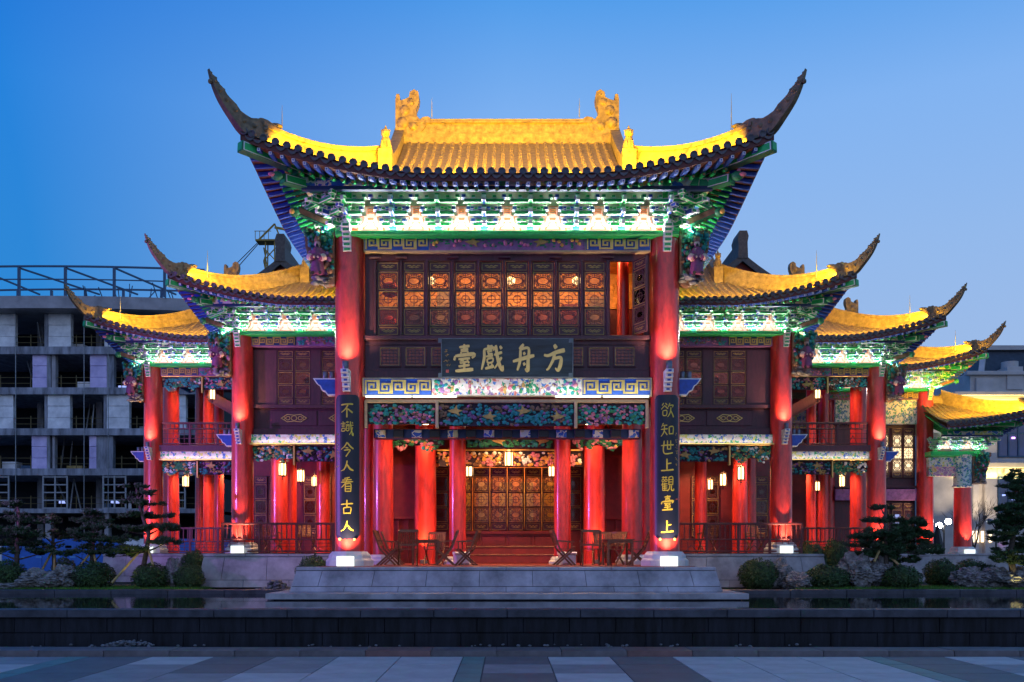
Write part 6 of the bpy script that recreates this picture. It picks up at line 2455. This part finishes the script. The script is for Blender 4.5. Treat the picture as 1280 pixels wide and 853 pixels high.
pine('layered pine with thin flat pads before the outermost left-hand column', (176, 733), [(178, 715), (183, 690), (186, 668), (178, 645), (173, 625), (170, 606)],
     [(170, 609, 26, 12), (182, 618, 30, 12), (191, 631, 34, 10), (164, 628, 30, 12), (178, 645, 62, 12), (192, 660, 66, 13), (160, 662, 46, 14), (208, 678, 44, 12), (152, 676, 50, 16), (146, 692, 46, 18), (170, 688, 40, 14)],
     2.6, poles=((147, 728, 176, 688), (199, 706, 184, 680)), seed=11)
pine('dense pine standing before the blue hoarding', (115, 733), [(115, 705), (116, 680), (117, 655), (117, 640)],
     [(117, 641, 30, 16), (110, 652, 46, 16), (124, 660, 44, 16), (104, 668, 44, 14), (122, 676, 46, 14), (100, 692, 44, 12), (128, 690, 34, 12), (112, 684, 40, 14)], 3.4, poles=((98, 720, 114, 690), (130, 720, 117, 690)), seed=12)
pine('tall pine at the left edge with an up-lit trunk', (22, 733), [(21, 700), (22, 670), (24, 645), (22, 632)],
     [(22, 634, 34, 18), (12, 648, 44, 18), (34, 652, 42, 18), (8, 664, 50, 18), (36, 668, 46, 18), (20, 680, 56, 16), (42, 690, 40, 14), (4, 690, 36, 16)], 3.0, seed=13)
pine('thin brownish young pine between two dense pines', (68, 733), [(68, 705), (66, 680), (68, 655)],
     [(68, 652, 34, 22), (62, 668, 38, 20), (76, 672, 34, 18), (68, 684, 34, 12)], 3.8, 'needles_warm', ((56, 720, 67, 686), (77, 718, 68, 686)), seed=14, dens=.45)
pine('spreading layered pine over the right-hand rocks', (1107, 733), [(1107, 715), (1108, 690), (1106, 665), (1107, 645), (1107, 632)],
     [(1107, 634, 28, 10), (1096, 652, 40, 10), (1118, 650, 26, 10), (1140, 656, 44, 22), (1128, 668, 54, 24), (1152, 672, 44, 24), (1084, 670, 56, 18), (1104, 674, 44, 18), (1076, 682, 44, 14), (1140, 688, 60, 24), (1112, 690, 56, 20), (1158, 690, 34, 18), (1126, 702, 50, 18), (1092, 694, 40, 16), (1146, 664, 40, 30), (1136, 678, 60, 34), (1120, 684, 50, 26)],
     2.9, poles=((1088, 702, 1104, 678), (1122, 712, 1112, 696)), seed=15, dens=1.1)
pine('biggest pine at the right edge with broad dark pads', (1268, 733), [(1266, 715), (1263, 690), (1268, 660), (1272, 630), (1276, 600)],
     [(1278, 598, 50, 26), (1268, 610, 50, 22), (1280, 628, 56, 24), (1270, 648, 60, 22), (1268, 664, 60, 22), (1272, 690, 60, 26), (1282, 618, 40, 18), (1256, 636, 36, 14), (1272, 638, 46, 18), (1256, 652, 38, 14), (1276, 656, 50, 20), (1250, 668, 34, 14), (1268, 674, 48, 20), (1284, 684, 40, 22), (1256, 700, 44, 16), (1276, 704, 44, 20), (1246, 712, 30, 12)], 2.2, seed=16, r0=.12)
spot('garden_spot', (at(22, 715, 2.5).x, 2.4, .95), (0, .15, 1), 25, 60, (1., .75, .3), .7)
spot('garden_spot', (at(176, 715, 2.2).x - .5, 2.0, .9), (.25, .2, 1), 30, 70, (1., .8, .2), .7)
spot('garden_spot', (at(1275, 712, 1.8).x, 1.8, .9), (-.05, .3, 1), 18, 80, (1., .85, .3), .7)

# ---- bare tree by the classical building
bt = thing('bare_tree', 'leafless young tree before the pale classical building', 'tree', (at(1216, 700, 20).x, 20, .8))
tb = MB()
rnd = random.Random(6)


def branch(p, d, l, r, depth):
    q = p + d * l
    mid = (p + q) / 2 + Vector((rnd.uniform(-.06, .06), rnd.uniform(-.06, .06), 0)) * l
    tb.tube([p, mid, q], [r, r * .85, r * .65], 6 if depth < 2 else 4, 0, caps=False)
    if depth == 5:
        return
    for _ in range(3 if depth < 3 else 2):
        nd = (d + Vector((rnd.uniform(-.7, .7), rnd.uniform(-.7, .7), rnd.uniform(-.15, .45)))).normalized()
        branch(lerp(p, q, rnd.uniform(.6, 1)), nd, l * rnd.uniform(.62, .85), r * .6, depth + 1)


branch(Vector((0, 0, 0)), Vector((.05, 0, 1)), 1.5, .075, 0)
tb.build('branches', ['bark'], bt)

# ---- violet floodlight on a mast west of the basin (its light tints every west-facing surface)
fl_ = thing('flood_mast', 'floodlight mast with violet lamp beside the left end of the basin', 'floodlight', (-21.5, -5.0, 0))
MB().lathe([(.12, 0), (.10, .3), (.06, .4), (.05, 4.6)], 8, (0, 0, 0), 0).build('mast', ['black_iron'], fl_)
MB().cbox(-.25, .25, -.12, .12, 4.5, 4.9, 0, .02).build('lamp_head', ['lamp_metal'], fl_)
MB().box(-.1, 1.7, -.1, 1.5, 4.38, 4.42, 0).build('added_visor', ['black_iron'], fl_)  # plate added out of view to keep violet light off garden and podium
spot('violet_flood', (-21.2, -4.6, 4.72), (1, .62, .12), 8000, 75, (.55, .18, 1.), .6, .2)
